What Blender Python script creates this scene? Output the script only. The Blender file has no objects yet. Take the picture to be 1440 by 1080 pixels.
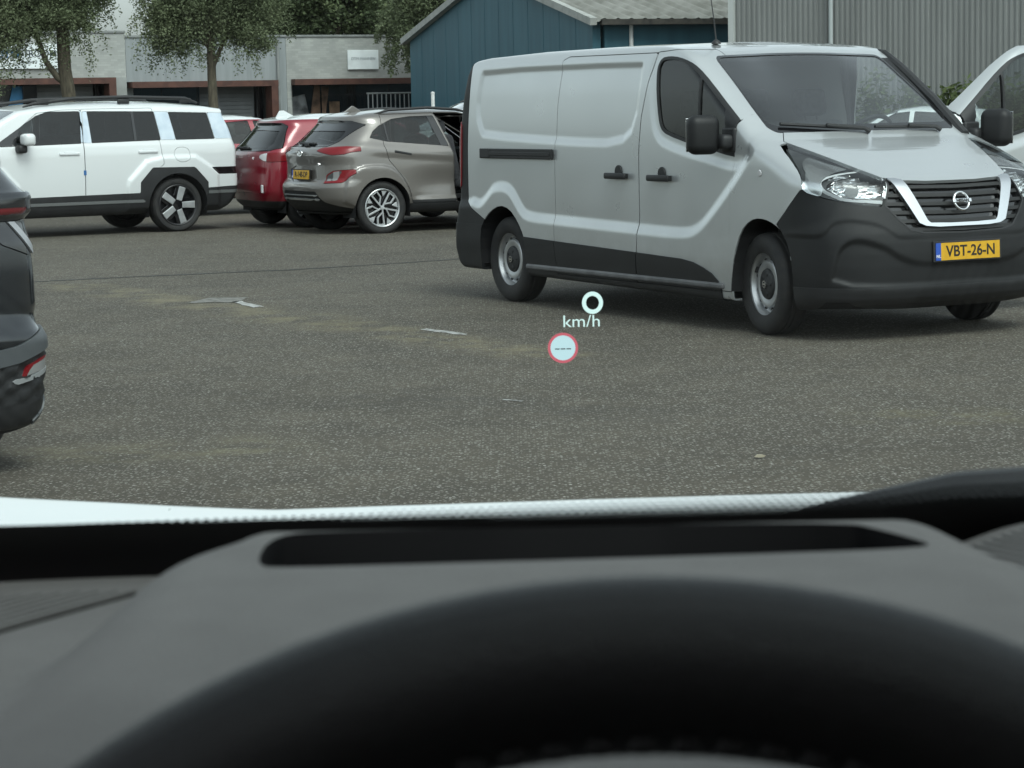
import bpy, bmesh, math, random
import numpy as np
from mathutils import Vector, Matrix

S = bpy.context.scene
R = math.radians
# ---------------------------------------------------------------- camera, sky, sun, exposure
EYE = 1.5256
cam_d = bpy.data.cameras.new('camera')
cam = bpy.data.objects.new('camera', cam_d)
S.collection.objects.link(cam)
S.camera = cam
PITCH, ROLL = .11762, -.01975
cam.matrix_world = (Matrix.Translation((0, 0, EYE)) @ Matrix.Rotation(math.pi/2 - PITCH, 4, 'X') @ Matrix.Rotation(ROLL, 4, 'Z'))
cam_d.sensor_width = 36.0
cam_d.lens = 3300/1440*36
cam_d.clip_start = .02
cam_d.clip_end = 3000
cam_d.dof.use_dof = True
cam_d.dof.focus_distance = 17.0
cam_d.dof.aperture_fstop = 29.0

W = bpy.data.worlds.new('World')
S.world = W
W.use_nodes = True
_n = W.node_tree.nodes
_l = W.node_tree.links
SUN_EL, SUN_AZ = R(54), R(152)
sky = _n.new('ShaderNodeTexSky')
sky.sky_type = 'NISHITA'
sky.sun_disc = False
sky.sun_elevation = SUN_EL
sky.sun_rotation = SUN_AZ
sky.air_density = 1.0
sky.dust_density = 3.0
sky.ozone_density = 1.0
_bg = _n['Background']
_bg.inputs['Strength'].default_value = .15
_hs = _n.new('ShaderNodeHueSaturation')     # thin cloud: the blue of the sky is mostly washed out
_hs.inputs['Saturation'].default_value = .22
_l.new(sky.outputs[0], _hs.inputs['Color'])
_l.new(_hs.outputs[0], _bg.inputs[0])

sun_d = bpy.data.lights.new('sun', 'SUN')
sun = bpy.data.objects.new('sun', sun_d)
S.collection.objects.link(sun)
sun_d.energy = .85
sun_d.angle = R(25)
sun_d.color = (1, .97, .92)
# direction towards the sun: azimuth measured like the sky texture's rotation
_sd = Vector((math.sin(SUN_AZ)*math.cos(SUN_EL), math.cos(SUN_AZ)*math.cos(SUN_EL), math.sin(SUN_EL)))
sun.rotation_euler = _sd.to_track_quat('Z', 'Y').to_euler()

S.view_settings.view_transform = 'Standard'
S.view_settings.look = 'None'
S.view_settings.exposure = .74
S.view_settings.gamma = 1
S.view_settings.use_curve_mapping = False
S.cycles.use_denoising = True
S.cycles.max_bounces = 8
S.cycles.transparent_max_bounces = 24
S.cycles.caustics_reflective = False
S.cycles.caustics_refractive = False

# ---------------------------------------------------------------- object helpers
def tag(o, label=None, cat=None, group=None, kind=None):
    if label: o['label'] = label
    if cat: o['category'] = cat
    if group: o['group'] = group
    if kind: o['kind'] = kind
    return o

def empty(name, loc=(0, 0, 0), rz=0., label=None, cat=None, group=None):
    o = bpy.data.objects.new(name, None)
    o.empty_display_size = .2
    S.collection.objects.link(o)
    o.location = loc
    o.rotation_euler = (0, 0, rz)
    return tag(o, label, cat, group)

def link(name, me, mats, parent=None):
    o = bpy.data.objects.new(name, me)
    S.collection.objects.link(o)
    for m in (mats if isinstance(mats, (list, tuple)) else [mats]):
        if len(me.materials) < (len(mats) if isinstance(mats, (list, tuple)) else 1):
            me.materials.append(m)
    if parent: o.parent = parent
    return o

def copy_tree(o, parent=None):
    c = o.copy()
    S.collection.objects.link(c)
    c.parent = parent
    for ch in list(o.children):
        copy_tree(ch, c)
    return c

# ---------------------------------------------------------------- numpy surface kit
class Mesh:
    def __init__(s, V, N, T): s.V, s.N, s.T = V, N, T
    def ok(s): return len(s.T) > 0

def ss(a, b, x):
    t = np.clip((x-a)/(b-a), 0, 1)
    return t*t*(3-2*t)

def curve(z, zs, ws):
    "cubic hermite through the points"
    zs = np.asarray(zs, float); ws = np.asarray(ws, float)
    d = np.diff(ws)/np.diff(zs)
    m = np.empty_like(ws); m[0] = d[0]; m[-1] = d[-1]
    m[1:-1] = np.where(d[1:]*d[:-1] > 0, 2*d[1:]*d[:-1]/(d[1:]+d[:-1]+1e-12), 0)
    z = np.clip(z, zs[0], zs[-1])
    i = np.clip(np.searchsorted(zs, z, side='right')-1, 0, len(zs)-2)
    h = zs[i+1]-zs[i]; t = (z-zs[i])/h
    return ((2*t**3-3*t**2+1)*ws[i] + (t**3-2*t**2+t)*h*m[i] + (-2*t**3+3*t**2)*ws[i+1] + (t**3-t**2)*h*m[i+1])

def chaikin(P, n=2, closed=True):
    P = np.asarray(P, float)
    for _ in range(n):
        Q = np.roll(P, -1, 0) if closed else P[1:]
        A = P if closed else P[:-1]
        P2 = np.empty((len(A)*2, 2)); P2[0::2] = .75*A+.25*Q; P2[1::2] = .25*A+.75*Q
        if not closed: P2 = np.vstack([P[:1], P2, P[-1:]])
        P = P2
    return P

def sdp(px, py, P):
    "signed distance to a polygon, negative inside"
    P = np.asarray(P, float)
    px, py = np.broadcast_arrays(px, py)
    d = np.full(px.shape, 1e9); s = np.ones(px.shape)
    for i in range(len(P)):
        a = P[i]; b = P[i-1]
        ex, ey = b-a
        wx = px-a[0]; wy = py-a[1]
        t = np.clip((wx*ex+wy*ey)/(ex*ex+ey*ey+1e-15), 0, 1)
        bx = wx-ex*t; by = wy-ey*t
        d = np.minimum(d, bx*bx+by*by)
        c1 = py >= a[1]; c2 = py < b[1]; c3 = ex*wy > ey*wx
        s = np.where((c1 & c2 & c3) | (~c1 & ~c2 & ~c3), -s, s)
    return s*np.sqrt(d)

def sdl(px, py, P):
    "distance to an open polyline"
    d = np.full(np.broadcast(px, py).shape, 1e9)
    for a, b in zip(P[:-1], P[1:]):
        a = np.asarray(a, float); e = np.asarray(b, float)-a
        wx = px-a[0]; wy = py-a[1]
        t = np.clip((wx*e[0]+wy*e[1])/(e@e+1e-15), 0, 1)
        d = np.minimum(d, np.hypot(wx-e[0]*t, wy-e[1]*t))
    return d

def smax(a, b, k):
    h = np.clip(.5+.5*(a-b)/k, 0, 1)
    return b*(1-h)+a*h+k*h*(1-h)

def grad(F, V, e=.004):
    g = np.empty_like(V)
    for i in range(3):
        d = np.zeros(3); d[i] = e
        A = V+d; B = V-d
        g[:, i] = (F(A[:, 0], A[:, 1], A[:, 2])-F(B[:, 0], B[:, 1], B[:, 2]))/(2*e)
    return g

def nets(F, lo, hi, h, eps=.004, neps=None):
    "naive surface nets of F = 0, vertices pulled onto the surface"
    n = [int(math.ceil((hi[i]-lo[i])/h))+1 for i in range(3)]
    xs, ys, zs = [lo[i]+h*np.arange(n[i]) for i in range(3)]
    f = np.broadcast_to(F(xs[:, None, None], ys[None, :, None], zs[None, None, :]), n).astype(np.float32)
    s = f < 0
    c = np.zeros([k-1 for k in n], np.int8)
    cor = [(a, b, d) for a in (0, 1) for b in (0, 1) for d in (0, 1)]
    for a, b, d in cor: c += s[a:n[0]-1+a, b:n[1]-1+b, d:n[2]-1+d]
    act = (c > 0) & (c < 8)
    I = np.argwhere(act)
    idx = np.full(act.shape, -1, np.int64); idx[act] = np.arange(len(I))
    cv = {k: f[I[:, 0]+k[0], I[:, 1]+k[1], I[:, 2]+k[2]] for k in cor}
    acc = np.zeros((len(I), 3)); cnt = np.zeros(len(I))
    for a in cor:
        for ax in range(3):
            if a[ax] == 0:
                b = list(a); b[ax] = 1; b = tuple(b)
                fa, fb = cv[a], cv[b]
                m = (fa < 0) != (fb < 0)
                t = np.where(m, fa/np.where(m, fa-fb, 1), 0)
                p = np.tile(np.array(a, float), (len(I), 1)); p[:, ax] += t
                acc += p*m[:, None]; cnt += m
    V = np.array(lo)+h*(I+acc/cnt[:, None])
    Q = []
    for ax in range(3):
        o1, o2 = [(1, 2), (2, 0), (0, 1)][ax]
        sl0 = [slice(None)]*3; sl1 = [slice(None)]*3
        sl0[ax] = slice(0, n[ax]-1); sl1[ax] = slice(1, n[ax])
        A = s[tuple(sl0)]; B = s[tuple(sl1)]
        E = np.argwhere(A != B)
        ok = (E[:, o1] > 0) & (E[:, o2] > 0) & (E[:, o1] < n[o1]-1) & (E[:, o2] < n[o2]-1)
        E = E[ok]
        ins = A[E[:, 0], E[:, 1], E[:, 2]]
        def ix(d1, d2):
            K = E.copy(); K[:, o1] -= d1; K[:, o2] -= d2
            return idx[K[:, 0], K[:, 1], K[:, 2]]
        q = np.stack([ix(1, 1), ix(0, 1), ix(0, 0), ix(1, 0)], 1)
        q[~ins] = q[~ins][:, ::-1]
        Q.append(q)
    Q = np.vstack(Q)
    for _ in range(5):
        fv = F(V[:, 0], V[:, 1], V[:, 2]); g = grad(F, V, eps)
        st = fv/np.maximum((g*g).sum(1), .05)
        V = V-np.clip(st, -h*.6, h*.6)[:, None]*g/np.maximum(1, np.linalg.norm(g, axis=1))[:, None]
    g = grad(F, V, neps or eps*1.5)
    N = g/np.maximum(np.linalg.norm(g, axis=1), 1e-9)[:, None]
    T = np.vstack([Q[:, [0, 1, 2]], Q[:, [0, 2, 3]]])
    return Mesh(V, N, T)

def _compact(V, N, T):
    u, inv = np.unique(T.ravel(), return_inverse=True)
    return Mesh(V[u], N[u], inv.reshape(-1, 3))

def clip(m, f):
    "split by the field f (per vertex, or a function of x,y,z): (inside f<0, outside)"
    if not len(m.T): return m, m
    if callable(f): f = f(m.V[:, 0], m.V[:, 1], m.V[:, 2])
    f = np.where(np.abs(f) < 1e-7, 1e-7, f)
    neg = f < 0
    k = neg[m.T].sum(1)
    a_in = m.T[k == 3]; a_out = m.T[k == 0]
    mix = m.T[(k == 1) | (k == 2)]
    if not len(mix):
        return _compact(m.V, m.N, a_in), _compact(m.V, m.N, a_out)
    km = neg[mix].sum(1)
    lone = np.where((km == 1)[:, None], neg[mix], ~neg[mix]).argmax(1)
    r = np.arange(len(mix))
    a = mix[r, lone]; b = mix[r, (lone+1) % 3]; c = mix[r, (lone+2) % 3]
    E = np.vstack([np.sort(np.stack([a, b], 1), 1), np.sort(np.stack([a, c], 1), 1)])
    key = E[:, 0]*len(m.V)+E[:, 1]
    uk, first, inv = np.unique(key, return_index=True, return_inverse=True)
    e = E[first]
    t = (f[e[:, 0]]/(f[e[:, 0]]-f[e[:, 1]]))[:, None]
    V = np.vstack([m.V, m.V[e[:, 0]]*(1-t)+m.V[e[:, 1]]*t])
    nn = m.N[e[:, 0]]*(1-t)+m.N[e[:, 1]]*t
    nn /= np.maximum(np.linalg.norm(nn, axis=1), 1e-9)[:, None]
    N = np.vstack([m.N, nn])
    ab = len(m.V)+inv[:len(mix)]; ac = len(m.V)+inv[len(mix):]
    tri = np.stack([a, ab, ac], 1)
    q1 = np.stack([ab, b, c], 1); q2 = np.stack([ab, c, ac], 1)
    one = km == 1
    tin = np.vstack([a_in, tri[one], q1[~one], q2[~one]])
    tout = np.vstack([a_out, tri[~one], q1[one], q2[one]])
    return _compact(V, N, tin), _compact(V, N, tout)

def offset(m, d):
    return Mesh(m.V+m.N*(d if np.isscalar(d) else d[:, None]), m.N, m.T)

def merge(*ms):
    ms = [m for m in ms if m.ok()]
    V = np.vstack([m.V for m in ms]); N = np.vstack([m.N for m in ms])
    o = np.cumsum([0]+[len(m.V) for m in ms[:-1]])
    return Mesh(V, N, np.vstack([m.T+k for m, k in zip(ms, o)]))

def slab(m, out=.004, inn=.004):
    "a shell patch with thickness: outer face at +out, walls down to -inn"
    if not m.ok(): return m
    T = m.T
    E = np.vstack([T[:, [0, 1]], T[:, [1, 2]], T[:, [2, 0]]])
    key = np.minimum(E[:, 0], E[:, 1])*len(m.V)+np.maximum(E[:, 0], E[:, 1])
    u, first, cnt = np.unique(key, return_index=True, return_counts=True)
    B = E[first[cnt == 1]]
    o = offset(m, out)
    if not len(B): return o
    vb = np.unique(B); mp = np.full(len(m.V), -1); mp[vb] = np.arange(len(vb))
    ring_o = o.V[vb]; ring_i = m.V[vb]-m.N[vb]*inn
    a = mp[B[:, 0]]; b = mp[B[:, 1]]
    k = len(vb)
    wt = np.vstack([np.stack([b, a, a+k], 1), np.stack([b, a+k, b+k], 1)])
    WV = np.vstack([ring_o, ring_i])
    fn = np.cross(WV[wt[:, 1]]-WV[wt[:, 0]], WV[wt[:, 2]]-WV[wt[:, 0]])
    wn = np.zeros_like(WV)
    for i in range(3): np.add.at(wn, wt[:, i], fn)
    wn /= np.maximum(np.linalg.norm(wn, axis=1), 1e-12)[:, None]
    return merge(o, Mesh(WV, wn, wt))

def bm_mesh(name, V, T, N=None, smooth=True):
    me = bpy.data.meshes.new(name)
    V = np.asarray(V, np.float32); T = np.asarray(T, np.int32)
    me.vertices.add(len(V)); me.vertices.foreach_set('co', V.ravel())
    me.loops.add(T.size); me.loops.foreach_set('vertex_index', T.ravel())
    me.polygons.add(len(T)); me.polygons.foreach_set('loop_start', np.arange(0, T.size, 3, dtype=np.int32))
    me.polygons.foreach_set('use_smooth', np.ones(len(T), bool) if smooth else np.zeros(len(T), bool))
    me.update(calc_edges=True)
    if N is not None: me.normals_split_custom_set_from_vertices(np.asarray(N, np.float32))
    return me

def part(name, m, mat, parent=None):
    return link(name, bm_mesh(name, m.V, m.T, m.N), mat, parent)

def side(m, y=1):
    return clip(m, lambda X, Y, Z: -y*Y)[0]

# ---- bmesh shapes
class B:
    def __init__(s): s.bm = bmesh.new()
    def box(s, c, d, rz=0, bev=0, M=None, seg=1):
        r = bmesh.ops.create_cube(s.bm, size=1)['verts']
        mat = Matrix.Translation(c) @ Matrix.Rotation(rz, 4, 'Z') @ Matrix.Diagonal((*d, 1))
        if M is not None: mat = M @ mat
        bmesh.ops.transform(s.bm, matrix=mat, verts=r)
        if bev:
            es = list({e for v in r for e in v.link_edges})
            bmesh.ops.bevel(s.bm, geom=es, offset=bev, segments=seg+1, profile=.5, affect='EDGES')
        return s
    def lathe(s, prof, n=48, M=Matrix.Identity(4)):
        "revolve (r, y) about the local Y axis"
        rings = []
        for r, y in prof:
            if r < 1e-5: rings.append([s.bm.verts.new(M @ Vector((0, y, 0)))])
            else: rings.append([s.bm.verts.new(M @ Vector((r*math.cos(2*math.pi*i/n), y, r*math.sin(2*math.pi*i/n)))) for i in range(n)])
        for a, b in zip(rings[:-1], rings[1:]):
            for i in range(n):
                j = (i+1) % n
                q = [a[i % len(a)], a[j % len(a)], b[j % len(b)], b[i % len(b)]]
                q2 = []
                for v in q:
                    if v not in q2: q2.append(v)
                if len(q2) > 2: s.bm.faces.new(q2)
        return s
    def tube(s, pts, rad, n=8, caps=True):
        pts = [Vector(p) for p in pts]
        rs = rad if isinstance(rad, (list, tuple)) else [rad]*len(pts)
        rings = []; up = None
        for i, p in enumerate(pts):
            d = (pts[min(i+1, len(pts)-1)]-pts[max(i-1, 0)]).normalized()
            if up is None: up = d.orthogonal().normalized()
            up = (up-d*up.dot(d)).normalized()
            w = d.cross(up)
            rings.append([s.bm.verts.new(p+(up*math.cos(2*math.pi*k/n)+w*math.sin(2*math.pi*k/n))*rs[i]) for k in range(n)])
        for a, b in zip(rings[:-1], rings[1:]):
            for k in range(n): s.bm.faces.new([a[k], a[(k+1) % n], b[(k+1) % n], b[k]])
        if caps:
            s.bm.faces.new(rings[0][::-1]); s.bm.faces.new(rings[-1])
        return s
    def prism(s, poly, a, b, M=Matrix.Identity(4), bev=0, seg=2):
        "poly in local (x, z), extruded along local y from a to b"
        A = [s.bm.verts.new(M @ Vector((p[0], a, p[1]))) for p in poly]
        C = [s.bm.verts.new(M @ Vector((p[0], b, p[1]))) for p in poly]
        fs = [s.bm.faces.new(A), s.bm.faces.new(C[::-1])]
        n = len(poly)
        for i in range(n): s.bm.faces.new([A[i], C[i], C[(i+1) % n], A[(i+1) % n]])
        if bev:
            es = list({e for f in fs for e in f.edges})
            bmesh.ops.bevel(s.bm, geom=es, offset=bev, segments=seg, profile=.5, affect='EDGES')
        return s
    def done(s, name, mat, parent=None, smooth=False, ang=35):
        bmesh.ops.recalc_face_normals(s.bm, faces=s.bm.faces)
        me = bpy.data.meshes.new(name)
        s.bm.to_mesh(me); s.bm.free()
        if smooth:
            me.polygons.foreach_set('use_smooth', np.ones(len(me.polygons), bool))
            me.set_sharp_from_angle(angle=R(ang))
        return link(name, me, mat, parent)

def text_obj(name, txt, mat, M, size, parent=None, depth=.001, align='CENTER', bold=.0, sx=1.):
    cu = bpy.data.curves.new(name, 'FONT')
    cu.body = txt; cu.size = size; cu.extrude = depth; cu.align_x = align; cu.align_y = 'CENTER'; cu.offset = bold
    t = bpy.data.objects.new(name+'_tmp', cu)
    S.collection.objects.link(t)
    dg = bpy.context.evaluated_depsgraph_get()
    me = bpy.data.meshes.new_from_object(t.evaluated_get(dg))
    bpy.data.objects.remove(t); bpy.data.curves.remove(cu)
    me.name = name
    me.transform(M @ Matrix.Diagonal((sx, 1, 1, 1)))
    me.materials.clear()
    return link(name, me, mat, parent)

# ---------------------------------------------------------------- materials
def mat(name, col=(.5, .5, .5), rough=.5, metal=0., spec=.5, coat=0., coat_r=.05, emit=None, es=1.):
    m = bpy.data.materials.new(name); m.use_nodes = True
    b = m.node_tree.nodes['Principled BSDF']
    b.inputs['Base Color'].default_value = (*col, 1)
    b.inputs['Roughness'].default_value = rough
    b.inputs['Metallic'].default_value = metal
    b.inputs['Specular IOR Level'].default_value = spec
    b.inputs['Coat Weight'].default_value = coat
    b.inputs['Coat Roughness'].default_value = coat_r
    if emit:
        b.inputs['Emission Color'].default_value = (*emit, 1); b.inputs['Emission Strength'].default_value = es
    return m

def nd(m, t, **kw):
    n = m.node_tree.nodes.new(t)
    for k, v in kw.items():
        if k.startswith('i_'): n.inputs[k[2:].replace('_', ' ')].default_value = v
        else: setattr(n, k, v)
    return n

def ln(m, a, b): m.node_tree.links.new(a, b)

def bsdf(m): return m.node_tree.nodes['Principled BSDF']

def noise_col(m, c1, c2, scale=4., detail=6., lo=.35, hi=.65, coord='Object', rough=None, bump=0., bscale=None, stretch=None):
    "mottle the base colour between c1 and c2"
    tc = nd(m, 'ShaderNodeTexCoord')
    src = tc.outputs[coord]
    if stretch:
        mp = nd(m, 'ShaderNodeMapping'); mp.inputs['Scale'].default_value = stretch
        ln(m, src, mp.inputs[0]); src = mp.outputs[0]
    n = nd(m, 'ShaderNodeTexNoise'); n.inputs['Scale'].default_value = scale; n.inputs['Detail'].default_value = detail
    ln(m, src, n.inputs['Vector'])
    r = nd(m, 'ShaderNodeValToRGB')
    r.color_ramp.elements[0].position = lo; r.color_ramp.elements[0].color = (*c1, 1)
    r.color_ramp.elements[1].position = hi; r.color_ramp.elements[1].color = (*c2, 1)
    ln(m, n.outputs['Fac'], r.inputs[0]); ln(m, r.outputs[0], bsdf(m).inputs['Base Color'])
    if bump:
        n2 = nd(m, 'ShaderNodeTexNoise'); n2.inputs['Scale'].default_value = bscale or scale*8; n2.inputs['Detail'].default_value = 3
        ln(m, src, n2.inputs['Vector'])
        b = nd(m, 'ShaderNodeBump'); b.inputs['Strength'].default_value = bump; b.inputs['Distance'].default_value = .01
        ln(m, n2.outputs['Fac'], b.inputs['Height']); ln(m, b.outputs[0], bsdf(m).inputs['Normal'])
    return m

def paint(name, col, metal=0., rough=.35, coat=1., flake=0., dirt=.0):
    "car paint outside, dark trim on the inside of the panel"
    m = mat(name, col, rough, metal, .5, coat, .05)
    b = bsdf(m)
    tc = nd(m, 'ShaderNodeTexCoord')
    n = nd(m, 'ShaderNodeTexNoise'); n.inputs['Scale'].default_value = 2.2; n.inputs['Detail'].default_value = 5
    ln(m, tc.outputs['Object'], n.inputs['Vector'])
    mp = nd(m, 'ShaderNodeMapRange'); mp.inputs['From Min'].default_value = .3; mp.inputs['From Max'].default_value = .7
    mp.inputs['To Min'].default_value = rough*.85; mp.inputs['To Max'].default_value = rough*1.2
    ln(m, n.outputs['Fac'], mp.inputs['Value']); ln(m, mp.outputs[0], b.inputs['Roughness'])
    if flake:
        v = nd(m, 'ShaderNodeTexVoronoi'); v.inputs['Scale'].default_value = 900
        ln(m, tc.outputs['Object'], v.inputs['Vector'])
        mx = nd(m, 'ShaderNodeMix', data_type='RGBA'); mx.inputs[0].default_value = flake
        mx.inputs[6].default_value = (*col, 1); ln(m, v.outputs['Color'], mx.inputs[7])
        hs = nd(m, 'ShaderNodeHueSaturation'); hs.inputs['Saturation'].default_value = 0
        ln(m, v.outputs['Color'], hs.inputs['Color'])
        mx2 = nd(m, 'ShaderNodeMix', data_type='RGBA', blend_type='MULTIPLY'); mx2.inputs[0].default_value = flake
        mx2.inputs[6].default_value = (*[min(1, c*(1+.5*flake)) for c in col], 1); ln(m, hs.outputs[0], mx2.inputs[7])
        ln(m, mx2.outputs[2], b.inputs['Base Color'])
    geo = nd(m, 'ShaderNodeNewGeometry')
    inn = nd(m, 'ShaderNodeBsdfPrincipled'); inn.inputs['Base Color'].default_value = (.022, .023, .025, 1); inn.inputs['Roughness'].default_value = .8
    ms = nd(m, 'ShaderNodeMixShader')
    ln(m, geo.outputs['Backfacing'], ms.inputs[0]); ln(m, b.outputs[0], ms.inputs[1]); ln(m, inn.outputs[0], ms.inputs[2])
    ln(m, ms.outputs[0], m.node_tree.nodes['Material Output'].inputs[0])
    return m

def glass(name, tint=(.8, .85, .84), refl=1., rough=0.):
    "thin pane: tinted see-through with fresnel reflection"
    m = bpy.data.materials.new(name); m.use_nodes = True
    m.node_tree.nodes.remove(bsdf(m))
    t = nd(m, 'ShaderNodeBsdfTransparent'); t.inputs[0].default_value = (*tint, 1)
    g = nd(m, 'ShaderNodeBsdfGlossy'); g.inputs['Roughness'].default_value = rough; g.inputs[0].default_value = (1, 1, 1, 1)
    fr = nd(m, 'ShaderNodeFresnel'); fr.inputs[0].default_value = 1.5
    mu = nd(m, 'ShaderNodeMath', operation='MULTIPLY'); mu.inputs[1].default_value = refl
    ln(m, fr.outputs[0], mu.inputs[0])
    ms = nd(m, 'ShaderNodeMixShader')
    ln(m, mu.outputs[0], ms.inputs[0]); ln(m, t.outputs[0], ms.inputs[1]); ln(m, g.outputs[0], ms.inputs[2])
    ln(m, ms.outputs[0], m.node_tree.nodes['Material Output'].inputs[0])
    return m

BLACK_PL = noise_col(mat('black_plastic', (.012, .0125, .0135), .55), (.010, .0105, .0115), (.016, .0165, .018), 6, bump=.12, bscale=400)
GREY_PL = noise_col(mat('grey_plastic', (.0095, .010, .0108), .5, spec=.35), (.008, .0085, .009), (.012, .0125, .0135), 5, bump=.1, bscale=400)
GLOSS_BLACK = mat('gloss_black', (.006, .006, .007), .12, coat=.6)
RUBBER = noise_col(mat('rubber', (.012, .012, .013), .75), (.010, .010, .011), (.02, .019, .018), 12)
CHROME = mat('chrome', (.75, .76, .77), .12, 1)
SILVER = noise_col(mat('wheel_silver', (.5, .51, .52), .35, .7), (.42, .43, .44), (.56, .57, .58), 9)
DARKMETAL = mat('dark_metal', (.03, .03, .032), .4, .4)
UNDER = mat('underbody', (.008, .008, .009), .9)
GLASS_CLEAR = glass('clear_glass', (.70, .76, .75), 1.8)
GLASS_TINT = glass('tinted_glass', (.28, .32, .32))
GLASS_DARK = glass('privacy_glass', (.06, .065, .07))
LENS = glass('lens', (.9, .92, .92))
RED_LENS = mat('red_lens', (.17, .007, .011), .3, spec=.3, coat=.25)
CLEAR_LENS = mat('clear_lens', (.55, .55, .56), .15, coat=1)
AMBER_LENS = mat('amber_lens', (.5, .16, .02), .2, coat=1)
YELLOW = noise_col(mat('plate_yellow', (.62, .34, .012), .4), (.56, .31, .012), (.66, .37, .014), 20)
PLATE_BLUE = mat('plate_blue', (.02, .08, .4), .4)
INK = mat('ink_black', (.008, .008, .008), .5)
WHITE_PL = mat('white_plastic', (.7, .7, .7), .4)
SEAT = noise_col(mat('seat_fabric', (.03, .03, .033), .9), (.022, .022, .025), (.045, .045, .05), 30)
# ---------------------------------------------------------------- pixel of the 1440 x 1080 photo -> point at depth Y (used to place real objects)
_Mc = cam.matrix_world.to_3x3()
def at(px, py, Y):
    d = _Mc @ Vector(((px-720)/3300, (540-py)/3300, -1))
    return Vector((0, 0, EYE))+d*(Y/d.y)

rng = np.random.default_rng(7)
random.seed(5)

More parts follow.
